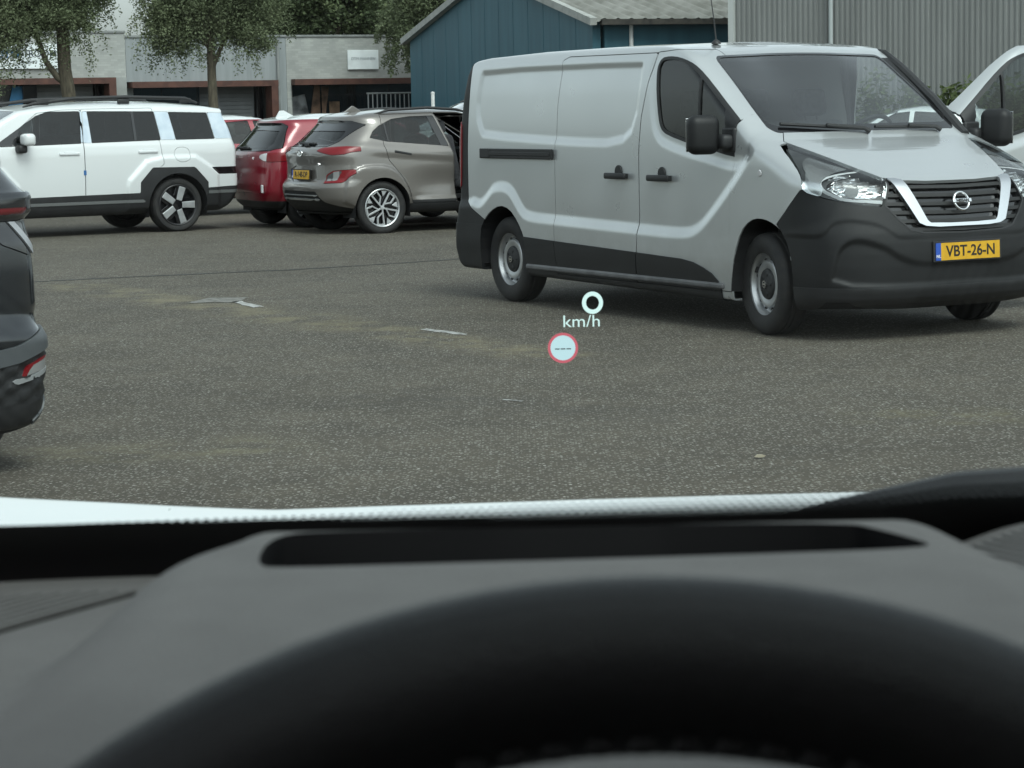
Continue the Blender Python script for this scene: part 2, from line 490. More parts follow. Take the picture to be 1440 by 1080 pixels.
# ---------------------------------------------------------------- ground
def ground_material():
    m = mat('worn_asphalt', (.07, .07, .065), .88, spec=.35)
    b = bsdf(m)
    tc = nd(m, 'ShaderNodeTexCoord'); P = tc.outputs['Object']
    def noise(s, d=4, r=.55):
        n = nd(m, 'ShaderNodeTexNoise'); n.inputs['Scale'].default_value = s; n.inputs['Detail'].default_value = d; n.inputs['Roughness'].default_value = r
        ln(m, P, n.inputs['Vector']); return n.outputs['Fac']
    def ramp(src, *st):
        r = nd(m, 'ShaderNodeValToRGB'); e = r.color_ramp.elements
        while len(e) < len(st): e.new(.5)
        for q, (p_, c) in zip(e, st): q.position = p_; q.color = (*c, 1) if len(c) == 3 else c
        ln(m, src, r.inputs[0]); return r.outputs[0]
    def mix(f, a, c, mode='MIX'):
        x = nd(m, 'ShaderNodeMix', data_type='RGBA', blend_type=mode)
        for s_, v in ((0, f), (6, a), (7, c)):
            if isinstance(v, (int, float)): x.inputs[s_].default_value = v
            elif isinstance(v, tuple): x.inputs[s_].default_value = (*v, 1)
            else: ln(m, v, x.inputs[s_])
        return x.outputs[2]
    big = ramp(noise(.35, 5), (.30, (.061, .0535, .0425)), (.70, (.084, .074, .0585)))
    mid = ramp(noise(2.1, 6, .7), (.35, (.80, .80, .80)), (.68, (1.14, 1.13, 1.10)))
    col = mix(1., big, mid, 'MULTIPLY')
    fine = ramp(noise(55, 4, .85), (.34, (.50, .50, .50)), (.66, (1.45, 1.45, 1.42)))
    col = mix(1., col, fine, 'MULTIPLY')
    # pale stones
    for sc, thr, c in ((52, .14, (.25, .245, .22)), (30, .085, (.36, .35, .32)), (80, .22, (.20, .19, .165))):
        v = nd(m, 'ShaderNodeTexVoronoi'); v.inputs['Scale'].default_value = sc; ln(m, P, v.inputs['Vector'])
        sel = nd(m, 'ShaderNodeSeparateColor'); ln(m, v.outputs['Color'], sel.inputs[0])
        gt = nd(m, 'ShaderNodeMath', operation='GREATER_THAN'); gt.inputs[1].default_value = .80 if sc != 24 else .87; ln(m, sel.outputs[0], gt.inputs[0])
        lt = ramp(v.outputs['Distance'], (thr*2.0, (1, 1, 1)), (thr*2.6, (0, 0, 0)))
        mu = nd(m, 'ShaderNodeMath', operation='MULTIPLY'); ln(m, gt.outputs[0], mu.inputs[0]); ln(m, lt, mu.inputs[1])
        col = mix(mu.outputs[0], col, c)
    # dry moss that has grown along the old bay line and by the kerb side of the lot
    def band(a, c, wid, gain, nscale):
        a = Vector(a); c = Vector(c); d = (c-a); L = d.length; d = d/L; nrm = Vector((-d.y, d.x))
        sx = nd(m, 'ShaderNodeSeparateXYZ'); ln(m, P, sx.inputs[0])
        def lin(kx, ky, k0):
            m1 = nd(m, 'ShaderNodeMath', operation='MULTIPLY'); m1.inputs[1].default_value = kx; ln(m, sx.outputs[0], m1.inputs[0])
            m2 = nd(m, 'ShaderNodeMath', operation='MULTIPLY_ADD'); m2.inputs[1].default_value = ky; ln(m, sx.outputs[1], m2.inputs[0]); ln(m, m1.outputs[0], m2.inputs[2])
            m3 = nd(m, 'ShaderNodeMath', operation='ADD'); m3.inputs[1].default_value = k0; ln(m, m2.outputs[0], m3.inputs[0])
            return m3.outputs[0]
        q = lin(nrm.x, nrm.y, -(nrm.x*a.x+nrm.y*a.y))
        ab = nd(m, 'ShaderNodeMath', operation='ABSOLUTE'); ln(m, q, ab.inputs[0])
        t = lin(d.x/L, d.y/L, -(d.x*a.x+d.y*a.y)/L)
        w = nd(m, 'ShaderNodeMapRange', interpolation_type='SMOOTHSTEP'); w.inputs['From Min'].default_value = wid; w.inputs['From Max'].default_value = wid*.1; ln(m, ab.outputs[0], w.inputs['Value'])
        e1 = nd(m, 'ShaderNodeMapRange', interpolation_type='SMOOTHSTEP'); e1.inputs['From Min'].default_value = -.05; e1.inputs['From Max'].default_value = .12; ln(m, t, e1.inputs['Value'])
        e2 = nd(m, 'ShaderNodeMapRange', interpolation_type='SMOOTHSTEP'); e2.inputs['From Min'].default_value = 1.05; e2.inputs['From Max'].default_value = .85; ln(m, t, e2.inputs['Value'])
        nn = ramp(noise(nscale, 8, .72), (.44, (0, 0, 0)), (.62, (1, 1, 1)))
        r = None
        for s_ in (w.outputs[0], e1.outputs[0], e2.outputs[0], nn):
            if r is None: r = s_; continue
            k = nd(m, 'ShaderNodeMath', operation='MULTIPLY'); ln(m, r, k.inputs[0]); ln(m, s_, k.inputs[1]); r = k.outputs[0]
        k = nd(m, 'ShaderNodeMath', operation='MULTIPLY'); k.inputs[1].default_value = gain; ln(m, r, k.inputs[0])
        return k.outputs[0]
    col = mix(band((-4.2, 21.6), (-1.0, 16.3), .55, .6, 2.3), col, (.20, .175, .11))
    col = mix(band((-1.7, 17.6), (.5, 13.9), .45, .6, 2.6), col, (.20, .172, .105))
    col = mix(band((-3.2, 10.3), (-.9, 10.7), .55, .6, 2.5), col, (.15, .135, .085))
    col = mix(band((1.6, 11.3), (3.6, 11.0), .45, .5, 3.), col, (.15, .135, .07))
    col = mix(band((-.9, 12.6), (.9, 11.2), .5, .5, 5.), col, (.055, .052, .046))
    st_a = ramp(noise(.55, 7, .68), (.50, (1, 1, 1)), (.68, (.86, .855, .85)))
    st_b = ramp(noise(1.3, 5, .6), (.60, (1, 1, 1)), (.76, (1.16, 1.155, 1.14)))
    col = mix(1., mix(1., col, st_a, 'MULTIPLY'), st_b, 'MULTIPLY')
    ln(m, col, b.inputs['Base Color'])
    bp = nd(m, 'ShaderNodeBump'); bp.inputs['Strength'].default_value = .55; bp.inputs['Distance'].default_value = .006
    ln(m, noise(120, 3, .7), bp.inputs['Height']); ln(m, bp.outputs[0], b.inputs['Normal'])
    return m

def sheet(name, pts, mat_, z, kind=None):
    me = bpy.data.meshes.new(name)
    me.from_pydata([(x, y, z) for x, y in pts], [], [list(range(len(pts)))])
    me.update()
    return link(name, me, mat_)
tag(sheet('ground', [(-1500, -1500), (1500, -1500), (1500, 1500), (-1500, 1500)], noise_col(mat('far_ground', (.07, .075, .06), .95), (.05, .055, .04), (.09, .09, .075), .2), -.03), kind='structure')
tag(sheet('parking_lot', [(-70, -45), (70, -45), (70, 78), (-70, 78)], ground_material(), 0), kind='structure')

WORN = mat('worn_white_paint', (.55, .56, .54), .7)
noise_col(WORN, (.14, .138, .125), (.40, .402, .39), 22, 6, .38, .56)
GRIT = noise_col(mat('dusty_paint', (.2, .2, .19), .9), (.10, .097, .085), (.20, .195, .18), 14, 6, .4, .6)
def ragged(pts, n=5, amp=.012):
    out = []
    for i, p in enumerate(pts):
        q = pts[(i+1) % len(pts)]
        for k in range(n):
            t = k/n; out.append((p[0]*(1-t)+q[0]*t+random.uniform(-amp, amp), p[1]*(1-t)+q[1]*t+random.uniform(-amp, amp)))
    return out
for lab, pts, mm in (('short worn white dash on the asphalt, beside a dusty pale patch', [(-2.26, 18.93), (-2.02, 18.33), (-1.94, 18.40), (-2.19, 19.0)], WORN),
                     ('dusty pale patch of worn line paint on the asphalt', [(-2.62, 18.85), (-2.48, 19.40), (-2.16, 19.35), (-2.20, 18.85), (-2.40, 18.92)], GRIT),
                     ('short worn white dash on the asphalt just left of the speed display', [(-.63, 16.22), (-.33, 15.76), (-.28, 15.80), (-.58, 16.28)], WORN),
                     ('faint scratch of white paint on the near asphalt', [(-.05, 12.18), (.05, 12.10), (.055, 12.125), (-.045, 12.21)], WORN)):
    tag(sheet('line_marking', ragged(pts), mm, .004), lab, 'road marking', kind='structure')
# tar joint across the lot
TAR = noise_col(mat('tar_joint', (.02, .02, .019), .7), (.016, .016, .015), (.035, .034, .031), 9)
cl_ = [(-9., 19.9), (-6., 21.0), (-4.35, 21.74), (-3.49, 22.14), (-2.18, 22.64), (-1.11, 23.30), (-.48, 23.83), (1.5, 24.9), (5., 26.6), (9., 28.2)]
top_, bot_ = [], []
for (a, b_) in zip(cl_[:-1], cl_[1:]):
    for k in range(14):
        t = k/14; x = a[0]*(1-t)+b_[0]*t; y = a[1]*(1-t)+b_[1]*t; w_ = random.uniform(.018, .055); j = random.uniform(-.03, .03)
        top_.append((x, y+w_+j)); bot_.append((x, y-w_+j))
tag(sheet('tar_joint', top_+bot_[::-1], TAR, .003), kind='structure')
lf = mat('dead_leaf', (.30, .27, .2), .8)
for x, y, a, sc in ((1.06, 9.99, .4, .6),):
    b = B(); M = Matrix.Translation((x, y, .012)) @ Matrix.Rotation(a, 4, 'Z') @ Matrix.Diagonal((sc, sc, sc, 1))
    b.prism([(-.04, -.004), (-.015, .012), (.02, .010), (.045, .0), (.02, -.01), (-.015, -.008)], -.013, .013, M)
    tag(b.done('dry_leaf', lf), None, 'leaf')['label'] = 'small pale dry leaf lying on the asphalt'

# ---------------------------------------------------------------- shop row
SH_O, SH_A = (-12.58, 70.0, 0), R(28.5)
def brick(name, c1, c2, scale=3.2, mort=(.3, .3, .29)):
    m = mat(name, c1, .85)
    tc = nd(m, 'ShaderNodeTexCoord'); mp = nd(m, 'ShaderNodeMapping'); mp.inputs['Rotation'].default_value = (R(90), 0, 0)
    ln(m, tc.outputs['Object'], mp.inputs[0])
    bt = nd(m, 'ShaderNodeTexBrick'); bt.inputs['Scale'].default_value = scale
    bt.inputs['Color1'].default_value = (*c1, 1); bt.inputs['Color2'].default_value = (*c2, 1); bt.inputs['Mortar'].default_value = (*mort, 1)
    bt.inputs['Mortar Size'].default_value = .012; bt.inputs['Brick Width'].default_value = .68; bt.inputs['Row Height'].default_value = .22
    ln(m, mp.outputs[0], bt.inputs['Vector'])
    n = nd(m, 'ShaderNodeTexNoise'); n.inputs['Scale'].default_value = .9; n.inputs['Detail'].default_value = 8; ln(m, tc.outputs['Object'], n.inputs['Vector'])
    r = nd(m, 'ShaderNodeMapRange'); r.inputs['From Min'].default_value = .3; r.inputs['From Max'].default_value = .7; r.inputs['To Min'].default_value = .78; r.inputs['To Max'].default_value = 1.1
    ln(m, n.outputs['Fac'], r.inputs['Value'])
    x = nd(m, 'ShaderNodeMix', data_type='RGBA', blend_type='MULTIPLY'); x.inputs[0].default_value = 1
    ln(m, bt.outputs['Color'], x.inputs[6]); ln(m, r.outputs[0], x.inputs[7]); ln(m, x.outputs[2], bsdf(m).inputs['Base Color'])
    return m
BR1 = brick('pale_grey_brick', (.36, .37, .35), (.30, .31, .295))
CLAD = noise_col(mat('grey_cladding', (.24, .26, .265), .6), (.215, .235, .24), (.265, .285, .29), 1.2, stretch=(6, 6, .4))
RUSTB = noise_col(mat('rust_brown_frame', (.075, .030, .020), .6), (.058, .023, .016), (.095, .038, .026), 4)
SHUT = noise_col(mat('grey_shutter', (.19, .20, .205), .6), (.17, .18, .185), (.215, .225, .23), 2)
SHOPG = mat('shop_glass', (.02, .022, .024), .08, spec=.8)
CONC = noise_col(mat('concrete', (.30, .31, .30), .85), (.25, .26, .25), (.34, .35, .34), 1.5)
FASC = noise_col(mat('fascia', (.22, .23, .225), .6), (.19, .2, .195), (.25, .26, .255), 3)
def shop(name, label, x0, x1, H, wallmat, beam, openings, bz=(2.35, 2.52), depth=9.):
    o = empty(name, SH_O, SH_A, label, 'building')
    z0, z1 = bz
    B().box(((x0+x1)/2, .15, (z1+H)/2), (x1-x0, .30, H-z1)).box(((x0+x1)/2, depth, H/2-.1), (x1-x0, .3, H-.2)).box((x0+.15, depth/2, H/2-.1), (.3, depth-.6, H-.2)).box((x1-.15, depth/2, H/2-.1), (.3, depth-.6, H-.2)).done('wall', wallmat, o)
    B().box(((x0+x1)/2, depth/2, H-.35), (x1-x0-.5, depth-.5, .1)).done('roof', CONC, o)
    B().box(((x0+x1)/2, .14, H+.03), (x1-x0, .36, .06)).done('parapet_cap', FASC, o)
    if beam:
        B().box(((beam[0]+beam[1])/2, -.05, (z0+z1)/2), (beam[1]-beam[0], .5, z1-z0)).done('entrance_beam', RUSTB, o)
        for e in beam[2:]: B().box((e, -.05, z0/2), (.22, .5, z0)).done('entrance_post', RUSTB, o)
    for kind, a, c in openings:
        if kind == 'wall': B().box(((a+c)/2, .15, z1/2), (c-a, .3, z1)).done('pier', wallmat, o)
        elif kind == 'conc': B().box(((a+c)/2, .13, z1/2), (c-a, .3, z1)).done('pier', CONC, o)
        elif kind == 'shutter':
            b = B(); n = int(z1/.12)
            for k in range(n): b.box(((a+c)/2, .75, (k+.5)*z1/n), (c-a, .03, z1/n-.012), bev=.004)
            b.box(((a+c)/2, .78, z1/2), (c-a, .03, z1)); b.done('roller_shutter', SHUT, o)
        elif kind == 'glass':
            g_ = B().box(((a+c)/2, .6, z1/2), (c-a, .03, z1)).done('shop_window', SHOPG, o)
            b = B()
            for q in np.linspace(a, c, max(2, int((c-a)/1.1)+1)): b.box((q, .57, z1/2), (.05, .05, z1))
            b.done('frame', GLOSS_BLACK, g_)
        elif kind == 'dark': B().box(((a+c)/2, .5, z1/2), (c-a, .1, z1)).done('panel', GLOSS_BLACK, o)
    return o
shop('shop_unit', 'pale brick shop unit with a white lettered sign behind the left tree', -16., 1.42, 3.94, BR1, (-16., 1.0, .89),
     [('wall', -16, -9), ('glass', -9, -1.62), ('dark', -1.62, -1.2), ('shutter', -1.2, .62), ('dark', .62, .78), ('conc', 1.0, 1.42)], (2.44, 2.62))
shop('shop_unit', 'grey clad shop unit with rust brown entrance frame behind the middle tree', 1.43, 6.60, 3.80, CLAD, (1.5, 6.2, 6.08),
     [('glass', 1.6, 3.9), ('shutter', 3.9, 5.80), ('dark', 5.80, 5.97), ('wall', 6.2, 6.6)], (2.30, 2.48))
shop('shop_unit', 'pale brick shop unit with a small white sign, left of the blue barn', 6.61, 15.5, 3.80, BR1, (6.75, 13., 12.9),
     [('wall', 6.61, 6.75), ('glass', 6.78, 12.8), ('wall', 13., 15.5)], (2.32, 2.50))
def on_shop(x, z, y=-.02): return Matrix.Translation(SH_O) @ Matrix.Rotation(SH_A, 4, 'Z') @ Matrix.Translation((x, y, z))
BLUE_INK = mat('sign_blue', (.02, .16, .42), .5); DARK_INK = mat('sign_dark', (.03, .04, .05), .5); GREY_INK = mat('sign_grey', (.30, .33, .36), .5)
SIGNW = noise_col(mat('sign_white', (.70, .74, .75), .5), (.64, .68, .69), (.74, .78, .79), 3)
s1 = tag(B().box((0, 0, 0), (2.35, .06, .72), bev=.01, M=on_shop(-1.85, 3.26, -.05)).done('shop_sign', SIGNW), 'white sign with AUTO in blue letters, half hidden by the left tree', 'sign')
RX = Matrix.Rotation(R(90), 4, 'X')
text_obj('lettering', 'AUTO', BLUE_INK, on_shop(-2.30, 3.33, -.085) @ RX, .33, s1, .004, bold=.008)
text_obj('lettering', 'STROOM', DARK_INK, on_shop(-1.30, 3.33, -.085) @ RX, .28, s1, .004, bold=.002)
text_obj('small_lettering', 'APELDOORN' if False else 'occasions', DARK_INK, on_shop(-1.55, 3.10, -.085) @ RX, .12, s1, .003)
s2 = tag(B().box((0, 0, 0), (1.06, .05, .60), bev=.008, M=on_shop(9.20, 3.08, -.04)).done('shop_sign', SIGNW), 'small blank looking white sign with faint grey lettering on pale brick', 'sign')
text_obj('lettering', 'DTM MANNEN', GREY_INK, on_shop(9.20, 3.11, -.07) @ RX, .125, s2, .003)
# poster and goods in the windows
tag(B().prism([(-.25, -1.0), (.35, -1.0), (.35, .9), (.05, .9), (-.1, .3)], -.01, .01, on_shop(-1.95, 1.5, .55)).done('window_poster', mat('poster_blue', (.05, .25, .5), .5)), 'blue curved poster in the shop window at the far left', 'poster')
for k, (x_, z_, w_, h_, c_) in enumerate(((7.3, 1.35, .55, 1.3, (.25, .26, .27)), (7.9, 1.5, .5, 1.6, (.20, .12, .08)), (8.45, 1.25, .35, 1.1, (.22, .14, .09)))):
    tag(B().box((0, 0, 0), (w_, .03, h_), M=on_shop(x_, z_, .57) @ Matrix.Rotation(R((-12, 9, 0)[k]), 4, 'Y')).done('window_display', noise_col(mat('display_%d' % k, c_, .6), tuple(v*.2 for v in c_), tuple(v*1.1 for v in c_), 3)),
        ['pale leaning display panel in the dark shop window', 'brown tilted display panel in the dark shop window', 'narrow brown display panel in the dark shop window'][k], 'display')
fe = empty('steel_fence', SH_O, SH_A, 'low pale bar fence in front of the dark shop window', 'fence')
b = B()
for zz in (.4, 2.02): b.tube([(8.75, -1.2, zz), (12.9, -1.2, zz)], .025, 6)
b.done('rail', FASC, fe)
b = B()
for k in range(27): b.tube([(8.8+k*.155, -1.2, .1), (8.8+k*.155, -1.2, 2.02)], .022, 5)
b.done('bars', SHUT, fe)
st_ = B()
for k in range(70):
    q = (random.uniform(4.0, 5.5), random.uniform(-1.1, -.7), random.uniform(.1, 1.35)); s_ = random.uniform(.12, .26)
    st_.box(q, (s_*1.3, s_, s_), rz=random.uniform(0, 3), bev=.03)
gs = empty('stone_pile', SH_O, SH_A, 'pale block of stacked stones against the grey shutter', 'stones')
st_.done('stones', noise_col(mat('pale_stone', (.32, .31, .28), .9), (.20, .19, .165), (.42, .41, .38), 3), gs)
dp = B(); dp.tube([on_shop(6.3, .1, -.08).translation, on_shop(6.3, 3.75, -.08).translation], .045, 8)
tag(dp.done('downpipe', FASC, None, True), 'thin grey downpipe between the clad unit and the brick unit', 'downpipe')

# ---------------------------------------------------------------- blue barn
BN = Vector((2.12, 55.0, 0)); BF = Vector((-2.63, 67.8, 0)); gd = (BF-BN).normalized(); sd_ = Vector((-gd.y, gd.x, 0))*-1
if sd_.x < 0: sd_ = -sd_
ga = math.atan2(sd_.y, sd_.x)
GWID = (BF-BN).length; EZ, AZ = 3.475, 4.93; BL = 22.
barn = empty('barn', BN, ga, 'blue sheet metal barn with a pale corrugated roof, behind the van', 'building')
BLUE = noise_col(mat('barn_blue', (.037, .115, .152), .6), (.033, .103, .138), (.042, .127, .166), .8, stretch=(5, 5, .5))
tc = None
b = B()     # local: x along the side wall, y along the gable (away), origin at the near corner
b.prism([(0, 0), (GWID, 0), (GWID, EZ), (GWID/2, AZ), (0, EZ)], -.1, .1, Matrix.Rotation(R(90), 4, 'Z') @ Matrix.Diagonal((1, -1, 1, 1)))
b.box((BL/2+.1, .1, EZ/2), (BL-.2, .2, EZ-.02)); b.box((BL/2+.1, GWID-.1, EZ/2), (BL-.2, .2, EZ-.02))
b.done('wall', BLUE, barn)
b = B()
for k in range(1, 13):
    y = GWID*k/13
    h_ = EZ+(AZ-EZ)*(1-abs(2*k/13-1))-.15
    b.box((-.103, y, h_/2), (.007, .04, h_))
b.done('sheet_joint', BLUE, barn)
ROOF = noise_col(mat('fibre_roof', (.2, .2, .18), .9), (.15, .15, .132), (.245, .245, .225), 1.6, 8, bump=.1)
pit = math.atan2(AZ-EZ, GWID/2); sl = GWID/2/math.cos(pit)+.35
for sgn in (0, 1):
    nxr = int((BL+.5)/.34*8); xs_ = np.linspace(-.25, BL, nxr)
    V_, T_ = [], []
    for x_ in xs_:
        z_ = .045*math.sin(2*math.pi*x_/.34)
        for q in (-.3, sl*.5, sl-.35): 
            yy = q*math.cos(pit) if q > 0 else q*math.cos(pit)
            zz = EZ+.06+q*math.sin(pit)+z_
            V_.append((x_, yy if sgn == 0 else GWID-yy, zz))
    for i in range(nxr-1):
        for j in range(2):
            a = i*3+j; qd = (a, a+3, a+4, a+1)
            if sgn: qd = qd[::-1]
            T_ += [(qd[0], qd[1], qd[2]), (qd[0], qd[2], qd[3])]
    link('roof', bm_mesh('roof', np.array(V_), np.array(T_)), ROOF, barn)
GREYTR = noise_col(mat('barge_board', (.36, .37, .35), .7), (.30, .31, .29), (.40, .41, .39), 4)
for sgn in (0, 1):
    y0_, y1_ = (-.32, GWID/2) if sgn == 0 else (GWID+.32, GWID/2)
    za = EZ-.32*math.tan(pit)
    bb = B(); bb.tube([(-.2, y0_, za+.03), (-.2, y1_, AZ+.03)], .12, 4); bb.done('barge_board', GREYTR, barn)
b = B(); b.box((BL/2, -.28, EZ-.05), (BL, .14, .13)); b.done('gutter', noise_col(mat('gutter_dark', (.035, .034, .03), .7), (.02, .02, .018), (.055, .05, .042), 6), barn)
B().tube([(.85, -.06, .1), (.85, -.06, EZ-.1)], .05, 8).done('downpipe', mat('pipe_white', (.62, .63, .62), .4), barn, True)
pw = B(); p0 = at(609, 150, 57); pw.tube([(p0.x, 57, 0), (p0.x, 57, 1.88)], .045, 10).lathe([(0, 0), (.05, 0), (.05, .04), (0, .055)], 12, Matrix.Translation((p0.x, 57, 1.87)) @ Matrix.Rotation(R(90), 4, 'X'))
tag(pw.done('marker_post', mat('post_white', (.7, .71, .7), .5), None, True), 'thin white post in front of the blue gable wall', 'post')

# ---------------------------------------------------------------- grey corrugated hall at the right
HD = Vector((.879, -.477, 0)); HO = Vector((4.79, 50.0, 0)); HA = math.atan2(HD.y, HD.x)
hall = empty('corrugated_hall', HO, HA, 'tall grey hall of vertical corrugated sheets behind the open van door', 'building')
HALLM = noise_col(mat('hall_sheet', (.19, .198, .192), .6), (.17, .177, .172), (.21, .218, .212), .7, stretch=(4, 4, .35))
HL, HH, PT = 14., 7.5, .1148
prof = []
k = 0
while k*PT < HL:
    x = k*PT
    prof += [(x, 0), (x+PT*.38, 0), (x+PT*.5, .028), (x+PT*.88, .028)]
    k += 1
V_ = []; T_ = []
for x, y in prof: V_ += [(x, y, 0), (x, y, HH)]
for i in range(len(prof)-1):
    a = 2*i; T_ += [(a, a+2, a+3), (a, a+3, a+1)]
link('wall', bm_mesh('wall', np.array(V_), np.array(T_), smooth=False), HALLM, hall)
B().box((HL/2, 6.1, HH/2), (HL, 12., HH)).done('core', HALLM, hall)
B().box((.0, -.02, HH/2), (.12, .12, HH)).done('corner_trim', mat('hall_trim', (.42, .44, .43), .5), hall)
B().tube([(2.23, -.08, .1), (2.23, -.08, HH)], .045, 10).done('downpipe', mat('hall_pipe', (.36, .39, .39), .5), hall, True)
B().box((HL/2, -.02, .2), (HL, .1, .4)).done('plinth', CONC, hall)

# ---------------------------------------------------------------- trees
def leaf_mat(name, c1, c2, c3):
    m = mat(name, c1, .65, spec=.25)
    tc = nd(m, 'ShaderNodeTexCoord')
    n = nd(m, 'ShaderNodeTexNoise'); n.inputs['Scale'].default_value = 1.1; n.inputs['Detail'].default_value = 4; ln(m, tc.outputs['Object'], n.inputs['Vector'])
    r = nd(m, 'ShaderNodeValToRGB'); r.color_ramp.elements[0].position = .35; r.color_ramp.elements[0].color = (*c1, 1); r.color_ramp.elements[1].position = .68; r.color_ramp.elements[1].color = (*c3, 1)
    e = r.color_ramp.elements.new(.52); e.color = (*c2, 1)
    ln(m, n.outputs['Fac'], r.inputs[0])
    geo = nd(m, 'ShaderNodeNewGeometry')
    mv = nd(m, 'ShaderNodeMapRange'); mv.inputs['To Min'].default_value = .7; mv.inputs['To Max'].default_value = 1.3; ln(m, geo.outputs['Random Per Island'], mv.inputs['Value'])
    x = nd(m, 'ShaderNodeMix', data_type='RGBA', blend_type='MULTIPLY'); x.inputs[0].default_value = 1
    ln(m, r.outputs[0], x.inputs[6]); ln(m, mv.outputs[0], x.inputs[7]); ln(m, x.outputs[2], bsdf(m).inputs['Base Color'])
    tr = nd(m, 'ShaderNodeBsdfTranslucent'); ln(m, x.outputs[2], tr.inputs[0])
    ms = nd(m, 'ShaderNodeMixShader'); ms.inputs[0].default_value = .3
    ln(m, bsdf(m).outputs[0], ms.inputs[1]); ln(m, tr.outputs[0], ms.inputs[2]); ln(m, ms.outputs[0], m.node_tree.nodes['Material Output'].inputs[0])
    return m
LEAF_A = leaf_mat('ash_leaf', (.098, .122, .064), (.145, .175, .096), (.20, .228, .134))
LEAF_B = leaf_mat('dark_leaf', (.045, .062, .030), (.072, .096, .046), (.11, .135, .066))
LEAF_C = leaf_mat('weed_leaf', (.06, .085, .03), (.09, .12, .045), (.13, .15, .06))
BARK = noise_col(mat('bark', (.075, .062, .042), .9), (.045, .038, .026), (.10, .085, .058), 9, bump=.6, bscale=30, stretch=(3, 3, .6))

def leaf_quads(P, L, Wd, droop=.5):
    n = len(P)
    d = rng.normal(size=(n, 3)); d[:, 2] = d[:, 2]*.6-droop; d /= np.linalg.norm(d, axis=1)[:, None]
    w = np.cross(d, rng.normal(size=(n, 3))); w /= np.linalg.norm(w, axis=1)[:, None]
    l = L*rng.uniform(.7, 1.3, n)[:, None]; ww = Wd*rng.uniform(.7, 1.3, n)[:, None]
    V = np.stack([P, P+d*l*.45+w*ww, P+d*l, P+d*l*.5-w*ww], 1).reshape(-1, 3)
    i = np.arange(n)[:, None]*4
    T = np.vstack([i+np.array([0, 1, 2]), i+np.array([0, 2, 3])])
    return V, T

BUNCH = 75
def crown(parent, clumps, n, L, Wd, strands=0, slen=.6, leaf=None, droop=.5, shell=.55):
    """clumps: (x, y, z, r) local; leaves fill each clump unevenly, strands hang from the lower half"""
    P = []
    vol = np.array([c[3]**2.2 for c in clumps]); vol = vol/vol.sum()
    for c, v in zip(clumps, vol):
        m_ = int(n*v)
        # twig sprays: tight bunches so that gaps stay between them
        nb = max(3, m_//BUNCH)
        u = rng.normal(size=(nb, 3)); u /= np.linalg.norm(u, axis=1)[:, None]
        rad = c[3]*(shell+(1-shell)*rng.random(nb))[:, None]*np.array([1, 1, .85])
        cen = np.array(c[:3])+u*rad
        sp = c[3]*.12+.05
        P.append(np.repeat(cen, BUNCH, 0)+rng.normal(size=(nb*BUNCH, 3))*sp*np.array([1, 1, .8]))
        k = int(strands*v)
        for _ in range(k):
            u = rng.normal(size=3); u[2] = -abs(u[2])*.7; u /= np.linalg.norm(u)
            s0 = np.array(c[:3])+u*c[3]*.95
            ln_ = slen*rng.uniform(.4, 1.3); q = int(ln_/.011)
            t = np.linspace(0, 1, q)[:, None]
            P.append(s0+np.hstack([u[:1]*.25*t, u[1:2]*.25*t, -ln_*t])+rng.normal(size=(q, 3))*.04)
    P = np.vstack(P)
    V, T = leaf_quads(P, L, Wd, droop)
    return link('crown', bm_mesh('crown', V, T, smooth=False), leaf or LEAF_A, parent)

def tree(name, x, y, label, trunk, branches, clumps, n, L, Wd, strands=0, slen=.6, leaf=None, group=None, shell=.55, droop=.5):
    o = empty(name, (x, y, 0), 0, label, 'tree', group)
    b = B(); b.tube([p[:3] for p in trunk], [p[3] for p in trunk], 12); 
    for br in branches: b.tube([p[:3] for p in br], [p[3] for p in br], 8)
    b.done('trunk', BARK, o, True, 80)
    crown(o, clumps, n, L, Wd, strands, slen, leaf, droop, shell)
    return o

# the left tree: forked trunk, low drooping crown
tree('ash_tree', -8.30, 45., 'leafy tree with a thick forked trunk at the left, in front of the lettered sign',
     [(0, 0, 0, .17), (.0, 0, 1.2, .145), (-.02, 0, 1.9, .135), (-.08, 0, 2.4, .125), (-.10, .05, 3.1, .12), (-.05, .1, 4.2, .10), (.05, .1, 6., .05)],
     [[(-.05, 0, 2.12, .07), (-.22, -.03, 2.25, .065), (-.42, -.05, 2.55, .055), (-.55, 0, 2.95, .045), (-.72, 0, 3.4, .04), (-.9, 0, 4.2, .03)],
      [(-.50, -.02, 2.8, .03), (-.62, .0, 3.05, .025), (-.95, .05, 3.5, .02)], [(-.08, .05, 3.2, .06), (.35, .0, 4.0, .04), (.9, .1, 4.9, .02)]],
     [(-1.15, -.1, 3.45, .68), (-.55, .2, 3.6, .6), (-1.3, -.2, 3.0, .45), (-.75, -.2, 3.15, .35), (.22, -.1, 3.4, .35), (-.05, -.25, 3.55, .42), (.18, .2, 3.75, .42), (.45, 0, 4.15, .55), (-1.6, .2, 3.6, .7), (-2.1, -.1, 3.7, .75), (-.8, 0, 4.7, 1.0), (.3, .2, 5.2, 1.0), (-1.9, .1, 4.9, 1.0), (-.6, 0, 6.0, 1.1), (.05, -.1, 2.95, .17), (-1.35, 0, 3.05, .35)],
     95000, .062, .0135, 380, .7)
